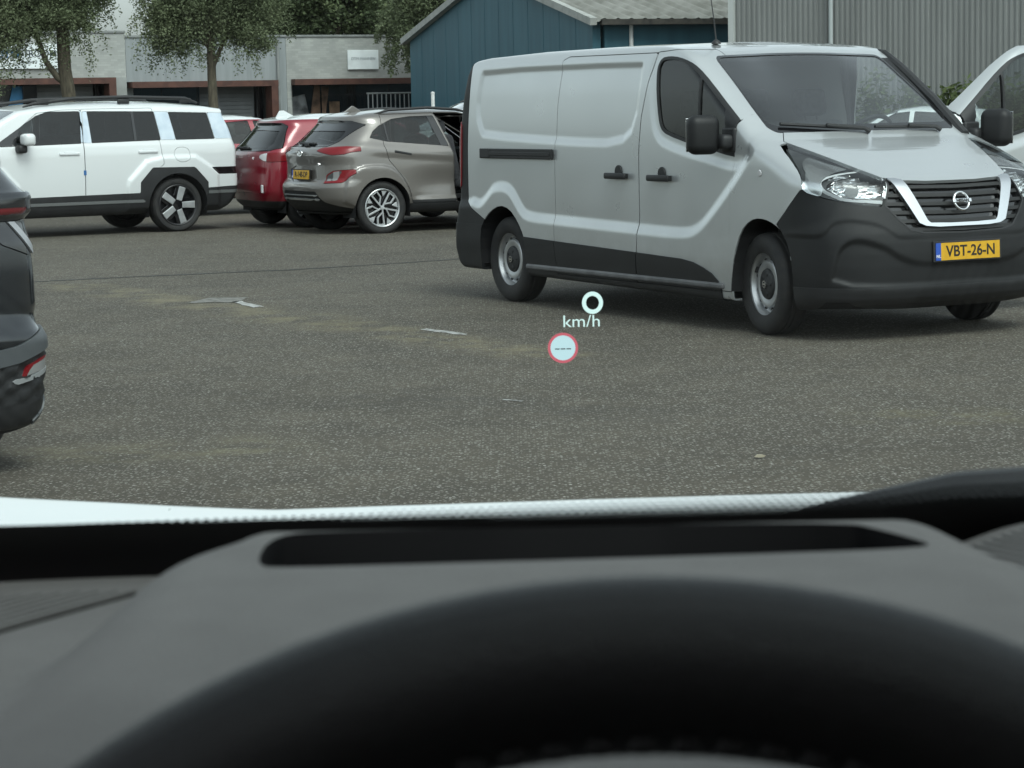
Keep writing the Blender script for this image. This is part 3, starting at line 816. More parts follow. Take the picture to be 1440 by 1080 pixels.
tree('ash_tree', -5.58, 45., 'smaller leafy tree with a straight slim trunk in front of the grey clad shop unit',
     [(0, 0, 0, .125), (.01, 0, 1.3, .10), (-.01, 0, 2.2, .085), (.0, 0, 3.2, .075), (.05, .05, 4.6, .05), (.05, .05, 5.8, .02)],
     [[(0, 0, 2.35, .05), (.12, 0, 2.62, .042), (.28, 0, 2.95, .035), (.6, 0, 3.6, .025)], [(0, 0, 2.7, .045), (-.25, .05, 3.0, .04), (-.7, .0, 3.6, .025)], [(0, 0, 3.1, .04), (.5, 0, 3.9, .02)]],
     [(-.78, 0, 3.1, .5), (-.48, .1, 3.05, .42), (0, .1, 3.35, .45), (-.95, -.1, 3.6, .42), (-.3, -.1, 3.55, .45), (.38, .1, 3.12, .36), (.75, 0, 3.2, .45), (1.0, .1, 3.55, .45), (.3, 0, 3.6, .5), (-.6, .1, 4.3, .75), (.5, -.1, 4.4, .85), (0, 0, 5.2, .9), (.92, 0, 2.85, .22), (-.9, 0, 2.85, .2)],
     78000, .060, .013, 300, .5)
tree('ash_tree', -1.17, 72., 'hanging leafy tree just left of the blue barn roof',
     [(0, 0, 0, .2), (0, 0, 2., .16), (.1, 0, 4.2, .12), (.1, 0, 6.5, .05)], [[(0, 0, 2.4, .08), (-1., 0, 3.6, .04)]],
     [(-1.5, 0, 4.3, 1.1), (-.9, 0, 3.6, .75), (-1.7, .1, 3.7, .55), (0, 0, 4.6, 1.5), (-.8, 0, 5.7, 1.4), (.6, 0, 6., 1.5), (-1.35, 0, 3.2, .4), (-1.05, -.1, 2.9, .3)],
     50000, .10, .024, 360, .8)
# the belt of trees behind the shops
for k, (px, Y, zc, r, lab) in enumerate(((60, 104, 6.4, 2.6, 'dark broad tree behind the shops, above the lettered sign'),
                                    (182, 108, 3.7, 1.6, 'low dark tree behind the shops, below the patch of sky'),
                                    (285, 104, 6.0, 2.3, 'dark round tree behind the shops, above the middle tree'),
                                    (372, 108, 6.6, 3.0, 'tall dark tree behind the shops, right of the middle tree'),
                                    (455, 104, 6.3, 2.5, 'dense dark tree behind the shops, above the small white sign'),
                                    (540, 109, 6.2, 2.6, 'dark tree behind the shops, beside the blue barn'))):
    X = (px-720+9)/3300*Y
    cl = [(rng.uniform(-r, r)*.75, rng.uniform(-1, 1), zc-.5+rng.uniform(-.5, .55)*r, r*rng.uniform(.3, .55)) for _ in range(15)]+[(0, 0, zc, r*.75)]
    tree('broad_tree', X, Y, lab, [(0, 0, 0, .3), (0, 0, 3., .22), (.1, 0, zc, .12)], [[(0, 0, 2.8, .15), (1.2, 0, zc, .06)], [(0, 0, 2.6, .15), (-1.2, 0, zc, .06)]], cl, 26000, .17, .06, 0, .5, LEAF_B, 'trees behind the shops', .35, .1)
# overgrowth along the hall
wl = [(1268, .0), (1290, .2), (1320, .35), (1343, -.05), (1362, .1), (1385, .3), (1402, .0), (1424, .2), (1446, .1), (1225, .25), (1180, .0), (1475, .2)]
for k, (px, dd) in enumerate(wl):
    u = (px-720)/3300
    s_ = (u*50-4.66)/(.879+.477*u); Y = 50-.477*s_-.9-dd
    X = u*Y+.12
    o = empty('tall_weed', (X, Y, 0), 0, 'tall leafy weed growing against the corrugated hall', 'plant', 'weeds along the corrugated hall')
    hh = rng.uniform(1.5, 2.0) if k % 3 else rng.uniform(1.9, 2.25)
    b = B(); P = []
    for j in range(9):
        a = rng.uniform(0, 6.28); l_ = rng.uniform(.1, .4); h1 = hh*rng.uniform(.65, 1)
        q = [(math.cos(a)*l_*t*t+rng.uniform(-.1, .1)*(t < .1), math.sin(a)*l_*t*t, h1*t) for t in (0, .35, .7, 1)]
        b.tube(q, [.012, .01, .008, .004], 5)
        for t in np.linspace(.12, 1, 22):
            P += [[math.cos(a)*l_*t*t, math.sin(a)*l_*t*t, h1*t]]*4
    b.done('stems', noise_col(mat('weed_stem', (.09, .10, .05), .8), (.07, .08, .04), (.12, .12, .06), 5) if k == 0 else bpy.data.materials['weed_stem'], o)
    P = np.array(P)+rng.normal(size=(len(P), 3))*np.array([.11, .11, .06])
    V, T = leaf_quads(P, .16, .035, .1)
    link('leaves', bm_mesh('leaves', V, T, smooth=False), LEAF_C, o)
# unseen row of greenery added behind the camera, only for the vehicles to reflect
hb = B()
for k in range(60):
    x = -60+k*2
    hb.box((x, -38+random.uniform(-.6, .6), 1.6+random.uniform(-.3, .3)), (2.3, 2.4, 3.4+random.uniform(0, 1.6)), rz=random.uniform(-.2, .2), bev=.5, seg=2)
tag(hb.done('reflection_hedge', LEAF_B, None, True), kind='stuff')
# ---------------------------------------------------------------- wheels shared by the vehicles
def tyre(parent, r, rim, w, mat_=None):
    h = w/2; s = r-rim
    prof = [(rim-.008, -h*.82), (rim+.006, -h*.9), (rim+s*.35, -h*1.0), (rim+s*.7, -h*.97), (r-.018, -h*.86), (r-.004, -h*.72),
            (r, -h*.5), (r-.006, -h*.36), (r-.006, -h*.3), (r, -h*.27), (r, -h*.05), (r-.006, -h*.03), (r-.006, h*.03), (r, h*.05), (r, h*.27),
            (r-.006, h*.3), (r-.006, h*.36), (r, h*.5), (r-.004, h*.72), (r-.018, h*.86), (rim+s*.7, h*.97), (rim+s*.35, h), (rim+.006, h*.9), (rim-.008, h*.82)]
    return B().lathe(prof, 64).done('tyre', mat_ or RUBBER, parent, True, 50)

def steel_wheel(name, parent, loc, rz, r=.335):
    "outer face looks along local -Y"
    w = empty(name, loc, rz); w.parent = parent
    tyre(w, r, .213, .205)
    b = B()
    b.lathe([(.222, -.088), (.221, -.082), (.205, -.07), (.198, -.02), (.19, .07)], 64)
    b.lathe([(.206, -.072), (.2, -.062), (.19, -.028), (.178, -.022), (.165, -.04), (.15, -.058), (.12, -.06), (.10, -.05), (0, -.045)], 64)
    nf_ = len(b.bm.faces)
    for k in range(12):
        a = 2*math.pi*(k+.5)/12
        M = Matrix.Rotation(a, 4, 'Y') @ Matrix.Translation((.164, -.0435, 0)) @ Matrix.Rotation(R(-48), 4, 'Z') @ Matrix.Diagonal((.75, 1, 1, 1))
        b.lathe([(0, -.004), (.0135, -.004), (.015, -.001), (.0135, .004), (0, .004)], 14, M)
    b.bm.faces.ensure_lookup_table()
    for f_ in b.bm.faces[nf_:]: f_.material_index = 1
    rim = b.done('rim', [SILVER, INK], w, True, 40)
    c = B()
    c.lathe([(0, -.079), (.03, -.078), (.034, -.072), (.075, -.07), (.098, -.062), (.104, -.05), (.1, -.04)], 40)
    for k in range(5):
        a = 2*math.pi*k/5
        c.lathe([(0, -.076), (.011, -.075), (.014, -.066)], 10, Matrix.Rotation(a, 4, 'Y') @ Matrix.Translation((.066, 0, 0)))
    cap = c.done('hub_cap', BLACK_PL, w, True)
    B().lathe([(.024, -.0795), (.024, -.0825), (.018, -.0825), (.018, -.0795)], 24).box((0, -.081, 0), (.05, .003, .01)).done('badge', CHROME, cap)
    return w

# ---------------------------------------------------------------- the silver van
VAN_PAINT = paint('van_silver', (.52, .54, .545), .52, .31, 1., 0)
VANPOS = (2.4514, 15.8313, 0); VANYAW = -1.07394
def road_film(m, z0, z1, amt, col):
    b = bsdf(m); tc = nd(m, 'ShaderNodeTexCoord'); sx = nd(m, 'ShaderNodeSeparateXYZ'); ln(m, tc.outputs['Object'], sx.inputs[0])
    n = nd(m, 'ShaderNodeTexNoise'); n.inputs['Scale'].default_value = 3.5; n.inputs['Detail'].default_value = 9; n.inputs['Roughness'].default_value = .7
    ln(m, tc.outputs['Object'], n.inputs['Vector'])
    g = nd(m, 'ShaderNodeMapRange', interpolation_type='SMOOTHSTEP'); g.inputs['From Min'].default_value = z1; g.inputs['From Max'].default_value = z0; ln(m, sx.outputs[2], g.inputs['Value'])
    r = nd(m, 'ShaderNodeMapRange'); r.inputs['From Min'].default_value = .38; r.inputs['From Max'].default_value = .68; r.inputs['To Max'].default_value = amt; ln(m, n.outputs['Fac'], r.inputs['Value'])
    mu = nd(m, 'ShaderNodeMath', operation='MULTIPLY'); ln(m, g.outputs[0], mu.inputs[0]); ln(m, r.outputs[0], mu.inputs[1])
    x = nd(m, 'ShaderNodeMix', data_type='RGBA'); ln(m, mu.outputs[0], x.inputs[0]); x.inputs[7].default_value = (*col, 1)
    src = b.inputs['Base Color']
    if src.links: ln(m, src.links[0].from_socket, x.inputs[6])
    else: x.inputs[6].default_value = src.default_value
    ln(m, x.outputs[2], src)
road_film(VAN_PAINT, .3, .95, .22, (.17, .16, .14))
van = empty('delivery_van', VANPOS, VANYAW, 'long silver panel van with black bumper, orange number plate and far front door open', 'van')

_front = [(.80, .20), (.93, .25), (.965, .34), (.976, .52), (.965, .66), (.935, .76), (.905, .86), (.875, .94), (.845, .99), (.79, 1.025), (.62, 1.085), (.36, 1.175), (.12, 1.25), (.02, 1.285),
          (-.20, 1.425), (-.50, 1.628), (-.74, 1.79), (-.87, 1.872), (-1.02, 1.925), (-1.35, 1.952)]
_prof = chaikin(_front, 1, False).tolist() + [(-2.0, 1.962), (-3.0, 1.957), (-3.85, 1.935), (-4.08, 1.915), (-4.16, 1.87), (-4.21, 1.78), (-4.25, 1.60), (-4.285, 1.3), (-4.305, .95), (-4.32, .7), (-4.36, .62), (-4.37, .4), (-4.34, .3), (-4.15, .25)]
VPROF = np.array(_prof)
_fz = np.array([p[1] for p in chaikin(_front, 1, False)]); _fx = np.array([p[0] for p in chaikin(_front, 1, False)])
_rz = np.array([.25, .3, .4, .62, .7, .95, 1.3, 1.6, 1.78, 1.87, 1.96]); _rx = np.array([-4.30, -4.34, -4.37, -4.35, -4.32, -4.305, -4.285, -4.25, -4.21, -4.16, -3.98])
VWIN = chaikin([(-1.262, 1.60), (-1.282, 1.735), (-1.28, 1.79), (-1.243, 1.842), (-1.15, 1.852), (-1.01, 1.841), (-.884, 1.808), (-.79, 1.764), (-.62, 1.656), (-.40, 1.503), (-.232, 1.387), (-.152, 1.317), (-.137, 1.245), (-.20, 1.172), (-.28, 1.165), (-.545, 1.21), (-.80, 1.248), (-1.10, 1.309), (-1.18, 1.349), (-1.218, 1.425)], 1)
VREC = chaikin([(-3.945, 1.48), (-3.915, 1.77), (-3.87, 1.826), (-1.50, 1.826), (-1.452, 1.80), (-1.50, 1.36), (-1.73, 1.235), (-2.45, 1.242), (-3.80, 1.29), (-3.86, 1.33)], 1)
VMID = chaikin([(-4.6, 2.3), (-4.6, .80), (-4.05, .80), (-3.95, .83), (-3.85, .80), (-3.74, .86), (-3.62, .945), (-3.40, .955), (-3.27, .90), (-3.14, .775), (-3.05, .728), (-2.6, .718), (-1.44, .693), (-.84, .682), (-.69, .715), (-.56, .80), (-.40, .925), (-.16, 1.13), (-.02, 1.30), (.0, 2.3)], 2)

VB1 = chaikin([(1.2, .668), (.94, .667), (.905, .69), (.868, .755), (.80, .772), (.69, .758), (.609, .735), (.53, .68), (.50, .657), (.36, .652), (-.2, .66), (-.2, .1), (1.2, .1)], 1)
VB2 = chaikin([(.872, .37), (.862, .49), (.844, .588), (.793, .639), (.729, .642), (.612, .607), (.49, .527), (.394, .492), (.26, .482), (-.2, .482), (-.2, .36), (.5, .355)], 1)
def vanF(x, y, z):
    ay = np.abs(y)
    Wz = curve(z, [.2, .3, .5, .75, 1.0, 1.3, 1.6, 1.75, 1.84, 1.9, 1.935, 1.97], [.925, .94, .955, .955, .952, .942, .92, .90, .882, .852, .81, .70])
    rec = ss(.03, -.03, sdp(x, z, VREC)+.016)
    wr = ss(.035, -.025, sdp(x, z, VWIN)-.058)
    low = ss(-.045, .045, sdp(x, z, VMID)-.045)
    Wz = Wz-.016*rec-.012*wr+.021*low*ss(1.5, 1.1, z)
    Xf = np.interp(z, _fz, _fx); Xr = np.interp(z, _rz, _rx)
    L = curve(z, [.2, .85, 1.0, 1.12, 1.3, 1.6, 1.95], [.60, .60, .55, .46, .34, .27, .25])
    n = curve(z, [.2, .9, 1.12, 1.3, 2.0], [3., 3., 3.8, 4.6, 5.])
    a = np.maximum(np.clip(1-(Xf-x)/L, 0, 3), np.clip(1-(x-Xr)/.17, 0, 3))
    b = ay/Wz
    side_ = ((a**n+b**n)**(1/n)-1)*Wz
    P = sdp(x, z, VPROF)+.03*(ay/.9)**2*ss(1.3, 1.8, z)
    # front bumper relief
    fr = ss(.25, .5, x)
    side_ = side_+fr*(.008*ss(.009, -.009, sdp(ay, z, VB1))+.022*ss(.02, -.02, sdp(ay, z, VB2)))
    f = smax(side_, P, .02)
    return f

vm = nets(vanF, (-4.55, -1.05, .15), (1.08, 1.05, 2.05), .0145, .004, .013)
def poly(P, n=1):
    Q = chaikin(P, n) if n else np.array(P, float)
    return lambda X, Y, Z: sdp(X, Z, Q)
def fpoly(P, n=1):
    Q = chaikin(P, n) if n else np.array(P, float)
    return lambda X, Y, Z: sdp(np.abs(Y), Z, Q)

def take(m, f, grow=0.):
    return clip(m, lambda X, Y, Z: f(X, Y, Z)-grow)

rest = vm
# underside and wheel openings
under, rest = clip(rest, lambda X, Y, Z: np.maximum(np.maximum(Z-.262, np.abs(Y)-.88), X-.78))
ARCH_F = chaikin([(-.27, .1), (-.265, .33), (-.225, .51), (-.14, .68), (-.03, .757), (.08, .774), (.19, .759), (.295, .72), (.37, .65), (.42, .53), (.44, .38), (.44, .1)], 1)
ARCH_R = chaikin([(-3.06, .1), (-3.08, .42), (-3.10, .525), (-3.20, .645), (-3.33, .738), (-3.49, .762), (-3.65, .71), (-3.76, .635), (-3.80, .54), (-3.82, .35), (-3.82, .1)], 1)
_, rest = clip(rest, lambda X, Y, Z: np.maximum(np.minimum(sdp(X, Z, ARCH_F), sdp(X, Z, ARCH_R)), .5-np.abs(Y)))
_, under = clip(under, lambda X, Y, Z: np.maximum(np.minimum(sdp(X, Z, ARCH_F), sdp(X, Z, ARCH_R)), .5-np.abs(Y)))
part('underbody', under, UNDER, van)
for ap in (ARCH_F, ARCH_R):
    pl = [tuple(p) for p in ap if p[1] > .2]
    for sg in (-1, 1):
        b = B()
        A = [b.bm.verts.new((p[0], sg*.968, p[1])) for p in pl]
        C = [b.bm.verts.new((p[0], sg*.60, p[1])) for p in pl]
        for i in range(len(pl)-1): b.bm.faces.new([A[i], A[i+1], C[i+1], C[i]])
        b.bm.faces.new(C)
        b.done('wheel_housing', UNDER, van)

# windscreen
def f_ws(X, Y, Z):
    ay = np.abs(Y)
    ye = np.interp(Z, [1.30, 1.36, 1.5, 1.7, 1.86], [.75, .768, .752, .72, .70])
    zt = 1.862-.04*ay**2
    return np.maximum(smax(smax(ay-ye, Z-zt, .05), 1.318-.0*ay-Z, .05), -1.1-X)
ws, rest = clip(rest, f_ws)
frit, wsg = clip(ws, lambda X, Y, Z: -(f_ws(X, Y, Z)+.014+.05*ss(1.42, 1.33, Z)))
part('windscreen', offset(wsg, -.002), GLASS_CLEAR, van)
part('windscreen_seal', slab(frit, .001, .012), GLOSS_BLACK, van)

# bonnet
HOOD = chaikin([(-.075, -.3), (-.075, .60), (-.06, .685), (.05, .757), (.32, .668), (.6, .567), (.749, .503), (.80, .41), (.822, .2), (.824, -.3)], 0)
f_hood = lambda X, Y, Z: np.maximum(np.maximum(sdp(X, np.abs(Y), HOOD), .985-Z), Z-1.45)
hood, rest = clip(rest, lambda X, Y, Z: f_hood(X, Y, Z)+.002)
_, rest = clip(rest, lambda X, Y, Z: f_hood(X, Y, Z)-.003)
part('bonnet', slab(hood, .002, .02), VAN_PAINT, van)

# headlamps
f_hl = lambda X, Y, Z: np.maximum(sdp(X, Z, chaikin([(.052, 1.36), (.05, 1.262), (.196, 1.205), (.321, 1.15), (.467, 1.07), (.52, 1.015), (.527, .955), (.666, .915), (.818, .868), (.90, .845), (.90, 1.2)], 1)),
                                  .497+(1.031-Z)*.5-np.abs(Y))
hl, rest = clip(rest, lambda X, Y, Z: f_hl(X, Y, Z)+.002)
_, rest = clip(rest, lambda X, Y, Z: f_hl(X, Y, Z)-.003)
HL_DARK = noise_col(mat('lamp_bezel', (.06, .062, .066), .3, .3), (.045, .047, .05), (.085, .088, .09), 9)
HL_BRIGHT = mat('lamp_reflector', (.85, .86, .87), .18, .9)
HL_WHITE = mat('lamp_light_guide', (.78, .8, .82), .25)
for sg in (-1, 1):
    h = side(hl, sg)
    ho = empty('headlight'); ho.parent = van
    part('lens', slab(h, .003, .03), LENS, ho)
    bowl = offset(h, -.035)
    w1, r1 = clip(bowl, lambda X, Y, Z: sdp(X, Z, np.array([(.27, 1.155), (.52, 1.075), (.575, 1.03), (.61, .99), (.63, .965), (.62, .925), (.50, .95), (.50, 1.02), (.45, 1.062)])))
    w2, r2 = clip(r1, lambda X, Y, Z: np.minimum(sdl(X, Z, [(.575, 1.06), (.59, 1.0), (.64, .95), (.72, .90), (.80, .882), (.86, .866)])-.009, 9))
    w3, r3 = clip(r2, lambda X, Y, Z: np.minimum(sdp(X, Z, np.array([(.61, 1.04), (.70, 1.035), (.78, 1.0), (.815, .93), (.80, .90), (.71, .918), (.645, .97)])), np.hypot(X-.565, (Z-1.045)*1.3)-.05))
    part('bezel', r3, HL_DARK, ho)
    part('trim', offset(w1, .008), HL_BRIGHT, ho)
    part('light_guide', offset(w2, .012), HL_WHITE, ho)
    rp = offset(w3, -.03+.012*np.sin(w3.V[:, 0]*150)*np.sin(w3.V[:, 2]*170))
    part('reflector', Mesh(rp.V, None, rp.T), HL_BRIGHT, ho)
    c = Vector((.735, sg*.72, .955))
    B().lathe([(.0, -.02), (.03, -.022), (.042, -.012), (.044, .03), (0, .03)], 28, Matrix.Translation(c) @ Matrix.Rotation(R(-90-38*sg*-1 if sg < 0 else 90-38), 4, 'Z')).done('projector', HL_BRIGHT, ho, True)

# grille
GR = chaikin([(-.6, 1.06), (.50, 1.06), (.505, 1.0), (.566, .86), (.495, .775), (.415, .70), (.318, .678), (0, .668), (-.6, .668)], 0)
f_gr = lambda X, Y, Z: np.maximum(sdp(np.abs(Y), Z, GR), .55-X)
gr, rest = clip(rest, f_gr)
gro = empty('grille'); gro.parent = van
VLEG = np.array([(.492, 1.018), (.396, 1.012), (.282, .757), (.262, .74), (.1, .735), (-.3, .735), (-.3, .713), (.2, .713), (.30, .722), (.348, .742)])
vch, grb = clip(gr, lambda X, Y, Z: sdp(np.abs(Y), Z, VLEG))
part('chrome_surround', slab(vch, .016, .02), CHROME, gro)
part('backing', offset(grb, -.03), GLOSS_BLACK, gro)
for k, zc in enumerate((.70, .752, .806, .86, .914, .968)):
    bar, _ = clip(grb, lambda X, Y, Z: np.abs(Z-zc-.02*np.abs(Y))-.011)
    part('slat', slab(offset(bar, -.012), .006, .012), INK, gro)
rim_, _ = clip(grb, lambda X, Y, Z: -f_gr(X, Y, Z)-.012)
part('rim', slab(rim_, .002, .03), BLACK_PL, gro)
EM = Matrix.Translation((.924, 0, .872)) @ Matrix.Rotation(R(-19), 4, 'Y') @ Matrix.Rotation(R(90), 4, 'Z')
em = B()
for k in range(1):
    pr = [(.050, .0), (.052, -.008), (.058, -.011), (.064, -.008), (.066, .0), (.05, .0)]
    em.lathe(pr, 48, EM)
eb = em.done('emblem', CHROME, gro, True, 60)
B().box((0, -.010, 0), (.148, .012, .028), bev=.004, M=EM).done('name_bar', CHROME, eb)
text_obj('lettering', 'NISSAN', INK, EM @ Matrix.Translation((0, -.0175, -.001)) @ Matrix.Rotation(R(90), 4, 'X'), .027, eb, .0008, bold=.0006, sx=1.1)

# lower black bumper: everything ahead of the front wheel below the lamps
BUMP = np.array([(.10, -.1), (.435, .1), (.435, .4), (.42, .53), (.33, .69), (.268, .738), (.36, .816), (.44, .893), (.508, .962), (.60, .985), (.667, .96), (.857, .90), (.95, .90), (1.2, .9), (1.2, -.1)])
f_bu = lambda X, Y, Z: np.maximum(sdp(X, Z, BUMP), -.2-X)
bump, rest = clip(rest, lambda X, Y, Z: f_bu(X, Y, Z)+.002)
_, rest = clip(rest, lambda X, Y, Z: f_bu(X, Y, Z)-.002)
lowlip, bump2 = clip(bump, lambda X, Y, Z: Z-.345+.0*X)
bo = part('bumper', slab(bump2, .0, .02), GREY_PL, van)
part('lower_lip', slab(offset(lowlip, .004), .006, .02), BLACK_PL, bo)
for sg in (-1, 1):
    c = Vector((.805, sg*.735, .52))
    MM = Matrix.Translation(c) @ Matrix.Rotation(R(52) if sg < 0 else R(128), 4, 'Z')
    B().lathe([(.062, .01), (.062, -.008), (.05, -.004), (0, -.002)], 30, MM).done('fog_lamp_cover', BLACK_PL, bo, True)

# number plate
def plate(parent, M, txt, w=.52, h=.11, size=.098, yellow=YELLOW):
    o = empty('number_plate'); o.parent = parent
    B().box((0, .004, 0), (w+.03, .012, h+.022), bev=.003, M=M).done('holder', BLACK_PL, o)
    pb = B().box((.02, -.0045, 0), (w-.044, .004, h), M=M).done('face', yellow, o)
    B().box((-w/2+.021, -.0045, 0), (.04, .0042, h), M=M).done('country_band', PLATE_BLUE, o)
    text_obj('lettering', txt, INK, M @ Matrix.Translation((.022, -.0075, -.002)) @ Matrix.Rotation(R(90), 4, 'X'), size, o, .0008, bold=.0016, sx=.97)
    text_obj('country_letters', 'NL', WHITE_PL, M @ Matrix.Translation((-w/2+.021, -.0075, -.03)) @ Matrix.Rotation(R(90), 4, 'X'), .028, o, .0008, bold=.0006)
    return o
plate(van, Matrix.Translation((.974, .012, .558)) @ Matrix.Rotation(R(90), 4, 'Z') @ Matrix.Rotation(R(-2), 4, 'X'), 'VBT-26-N')

# rear black corners and tail lamps
f_re = lambda X, Y, Z: X-np.interp(Z, [.0, .55, .64, .72, .775, 1.2, 1.6, 1.82, 1.90, 2.1], [-3.74, -3.74, -3.74, -3.95, -4.05, -4.065, -4.065, -4.07, -4.09, -4.3])
rearb, rest = clip(rest, lambda X, Y, Z: f_re(X, Y, Z)+.002)
_, rest = clip(rest, lambda X, Y, Z: f_re(X, Y, Z)-.002)
lowb, upb = clip(rearb, lambda X, Y, Z: Z-.60)
part('rear_bumper', slab(offset(lowb, .006), .004, .02), GREY_PL, van)
doors, pil = clip(upb, lambda X, Y, Z: np.abs(Y)-.80)
part('rear_door', slab(doors, 0, .02), VAN_PAINT, van)
for sg in (-1, 1):
    part('rear_pillar_trim', slab(side(pil, sg), .003, .02), GREY_PL, van)
    tl, _ = clip(side(pil, sg), lambda X, Y, Z: sdp(X, Z, chaikin([(-4.4, .86), (-4.17, .86), (-4.155, 1.0), (-4.155, 1.28), (-4.17, 1.42), (-4.4, 1.42)], 1)))
    part('tail_light', slab(offset(tl, .003), .008, .01), RED_LENS, van)

# front doors: cut on both sides, hung open on the driver's side
FD = np.array([(-1.30, 1.885), (-1.375, 1.65), (-1.43, 1.43), (-1.449, 1.21), (-1.433, .77), (-1.463, .27), (-.277, .27), (-.272, .33), (-.232, .52), (-.205, .84), (-.19, 1.16), (-.262, 1.405), (-.10, 1.41), (-.16, 1.44), (-.36, 1.56), (-.60, 1.715), (-.85, 1.872), (-.95, 1.892), (-1.1, 1.895)])
_doorseam = lambda X, Y, Z: 1.412+(.873-np.abs(Y))*.70-Z
f_fd = lambda X, Y, Z: np.maximum(np.maximum(sdp(X, Z, FD), .60-np.abs(Y)), np.maximum(np.where(X > -.262, _doorseam(X, Y, Z), -9), np.where(Y > 0, np.interp(Z, [1.40, 1.5, 1.6, 1.75, 1.9], [.70, .755, .765, .775, .81])-Y, -9)))
doorm, rest = clip(rest, lambda X, Y, Z: f_fd(X, Y, Z)+.003)
_, rest = clip(rest, lambda X, Y, Z: f_fd(X, Y, Z)-.003)
left_, rest = clip(rest, lambda X, Y, Z: np.maximum(np.maximum(sdp(X, Z, FD)+.002, .55-Y), Z-1.82))
if left_.ok(): part('door_aperture', slab(left_, 0, .02), BLACK_PL, van)
SILLP = chaikin([(-3.2, .2), (-3.2, .532), (-2.652, .516), (-1.424, .482), (-.86, .465), (-.72, .45), (-.60, .42), (-.50, .385), (-.42, .335), (-.39, .27), (-.39, .2)], 0)
f_win = lambda X, Y, Z: sdp(X, Z, VWIN)
hinge = Vector((-.215, .93, 0))
OPEN = R(78)
for sg in (-1, 1):
    d = side(doorm, sg)
    win, panel = clip(d, f_win)
    trim_, panel = clip(panel, lambda X, Y, Z: sdp(X, Z, SILLP))
    do = empty('front_door'); do.parent = van
    if sg > 0:
        do['label'] = 'front door standing wide open with its window and mirror'
    pan = part('door_panel', slab(panel, 0, .02), VAN_PAINT, do)
    part('door_trim', slab(offset(trim_, .003), .006, .02), GREY_PL, do)
    seal, gl = clip(win, lambda X, Y, Z: -(f_win(X, Y, Z)+.022))
    sail, gl = clip(gl, lambda X, Y, Z: np.maximum(-.345-X-(Z-1.2)*.2, 0)-.0005)
    bar_, gl = clip(gl, lambda X, Y, Z: np.abs(X+.712+(Z-1.6)*.03)-.011)
    wo = part('window', offset(gl, -.006), GLASS_TINT, do)
    part('window_seal', slab(merge(seal, bar_), .004, .02), BLACK_PL, wo)
    part('mirror_base', slab(sail, .008, .02), BLACK_PL, do)
    # inner lining
    inner, _ = clip(panel, lambda X, Y, Z: np.maximum(sdp(X, Z, FD)+.05, Z-1.2))
    inn = offset(inner, -.055)
    part('door_lining', Mesh(inn.V, inn.N, inn.T), SEAT, do)
    # handle
    hx, hz, yy = -1.135, 1.012, sg*.9685
    hb = B()
    hb.lathe([(.0, -.006), (.044, -.006), (.048, .0), (.046, .01)], 28, Matrix.Translation((hx, yy-sg*.012, hz+.030)) @ (Matrix.Identity(4) if sg < 0 else Matrix.Rotation(math.pi, 4, 'Z')))
    hb.box((hx, yy+sg*.022, hz), (.285, .026, .045), bev=.012)
    hb.box((hx-.10, yy, hz), (.04, .04, .036)); hb.box((hx+.10, yy, hz), (.04, .04, .036))
    hb.done('handle', BLACK_PL, do, True)
    # mirror: a deep rounded housing on a short arm
    mo = empty('mirror'); mo.parent = do
    mh = B()
    Mm = Matrix.Translation((-.40, sg*1.095, 1.315)) @ Matrix.Rotation(R(8)*sg, 4, 'Z')
    mh.box((0, 0, 0), (.135, .225, .262), bev=.062, M=Mm, seg=4)
    mh.done('housing', GREY_PL, mo, True, 60)
    B().box((-.066, 0, .03), (.008, .185, .16), bev=.003, M=Mm).box((-.066, 0, -.085), (.008, .185, .055), bev=.003, M=Mm).done('mirror_glass', CHROME, mo)
    ma = B()
    ma.box((-.33, sg*.955, 1.265), (.12, .13, .10), bev=.03, seg=2).box((-.33, sg*.925, 1.275), (.16, .04, .17), bev=.018, seg=2)
    ma.done('arm', BLACK_PL, mo, True, 60)
    if sg > 0:
        do.location = hinge
        for ch in do.children: ch.location = -hinge
        do.rotation_euler = (0, 0, -OPEN)

ap_ = B()
ap_.tube([(-.02, .80, 1.27), (-.16, .80, 1.37), (-.37, .815, 1.51), (-.72, .80, 1.745), (-.91, .80, 1.845), (-1.10, .80, 1.875), (-1.38, .81, 1.865)], [.04, .04, .04, .036, .034, .03, .03], 10)
ap_.tube([(-1.42, .82, 1.86), (-1.47, .89, 1.4), (-1.47, .92, .8), (-1.47, .92, .34)], .03, 8)
ap_.done('door_frame', BLACK_PL, van, True)

# sliding door on the kerb side
SD = np.array([(-2.545, 1.885), (-1.302, 1.88), (-1.378, 1.65), (-1.435, 1.43), (-1.455, 1.21), (-1.439, .77), (-1.469, .27), (-2.60, .27), (-2.633, .545), (-2.648, 1.127), (-2.655, 1.52), (-2.62, 1.86)])
f_sd = lambda X, Y, Z: np.maximum(sdp(X, Z, SD), .6+Y)
sdm, rest = clip(rest, lambda X, Y, Z: f_sd(X, Y, Z)+.003)
_, rest = clip(rest, lambda X, Y, Z: f_sd(X, Y, Z)-.003)
strim, sdm = clip(sdm, lambda X, Y, Z: sdp(X, Z, SILLP))
so = empty('sliding_door'); so.parent = van
part('door_panel', slab(sdm, 0, .02), VAN_PAINT, so)
part('door_trim', slab(offset(strim, .003), .006, .02), GREY_PL, so)
hx, hz = -1.715, 1.018
hb = B()
hb.lathe([(.0, -.006), (.044, -.006), (.048, .0), (.046, .01)], 28, Matrix.Translation((hx, -.9565, hz+.030)))
hb.box((hx, -.989, hz), (.285, .026, .045), bev=.012).box((hx-.1, -.968, hz), (.04, .04, .036)).box((hx+.1, -.968, hz), (.04, .04, .036))
hb.done('handle', BLACK_PL, so, True)
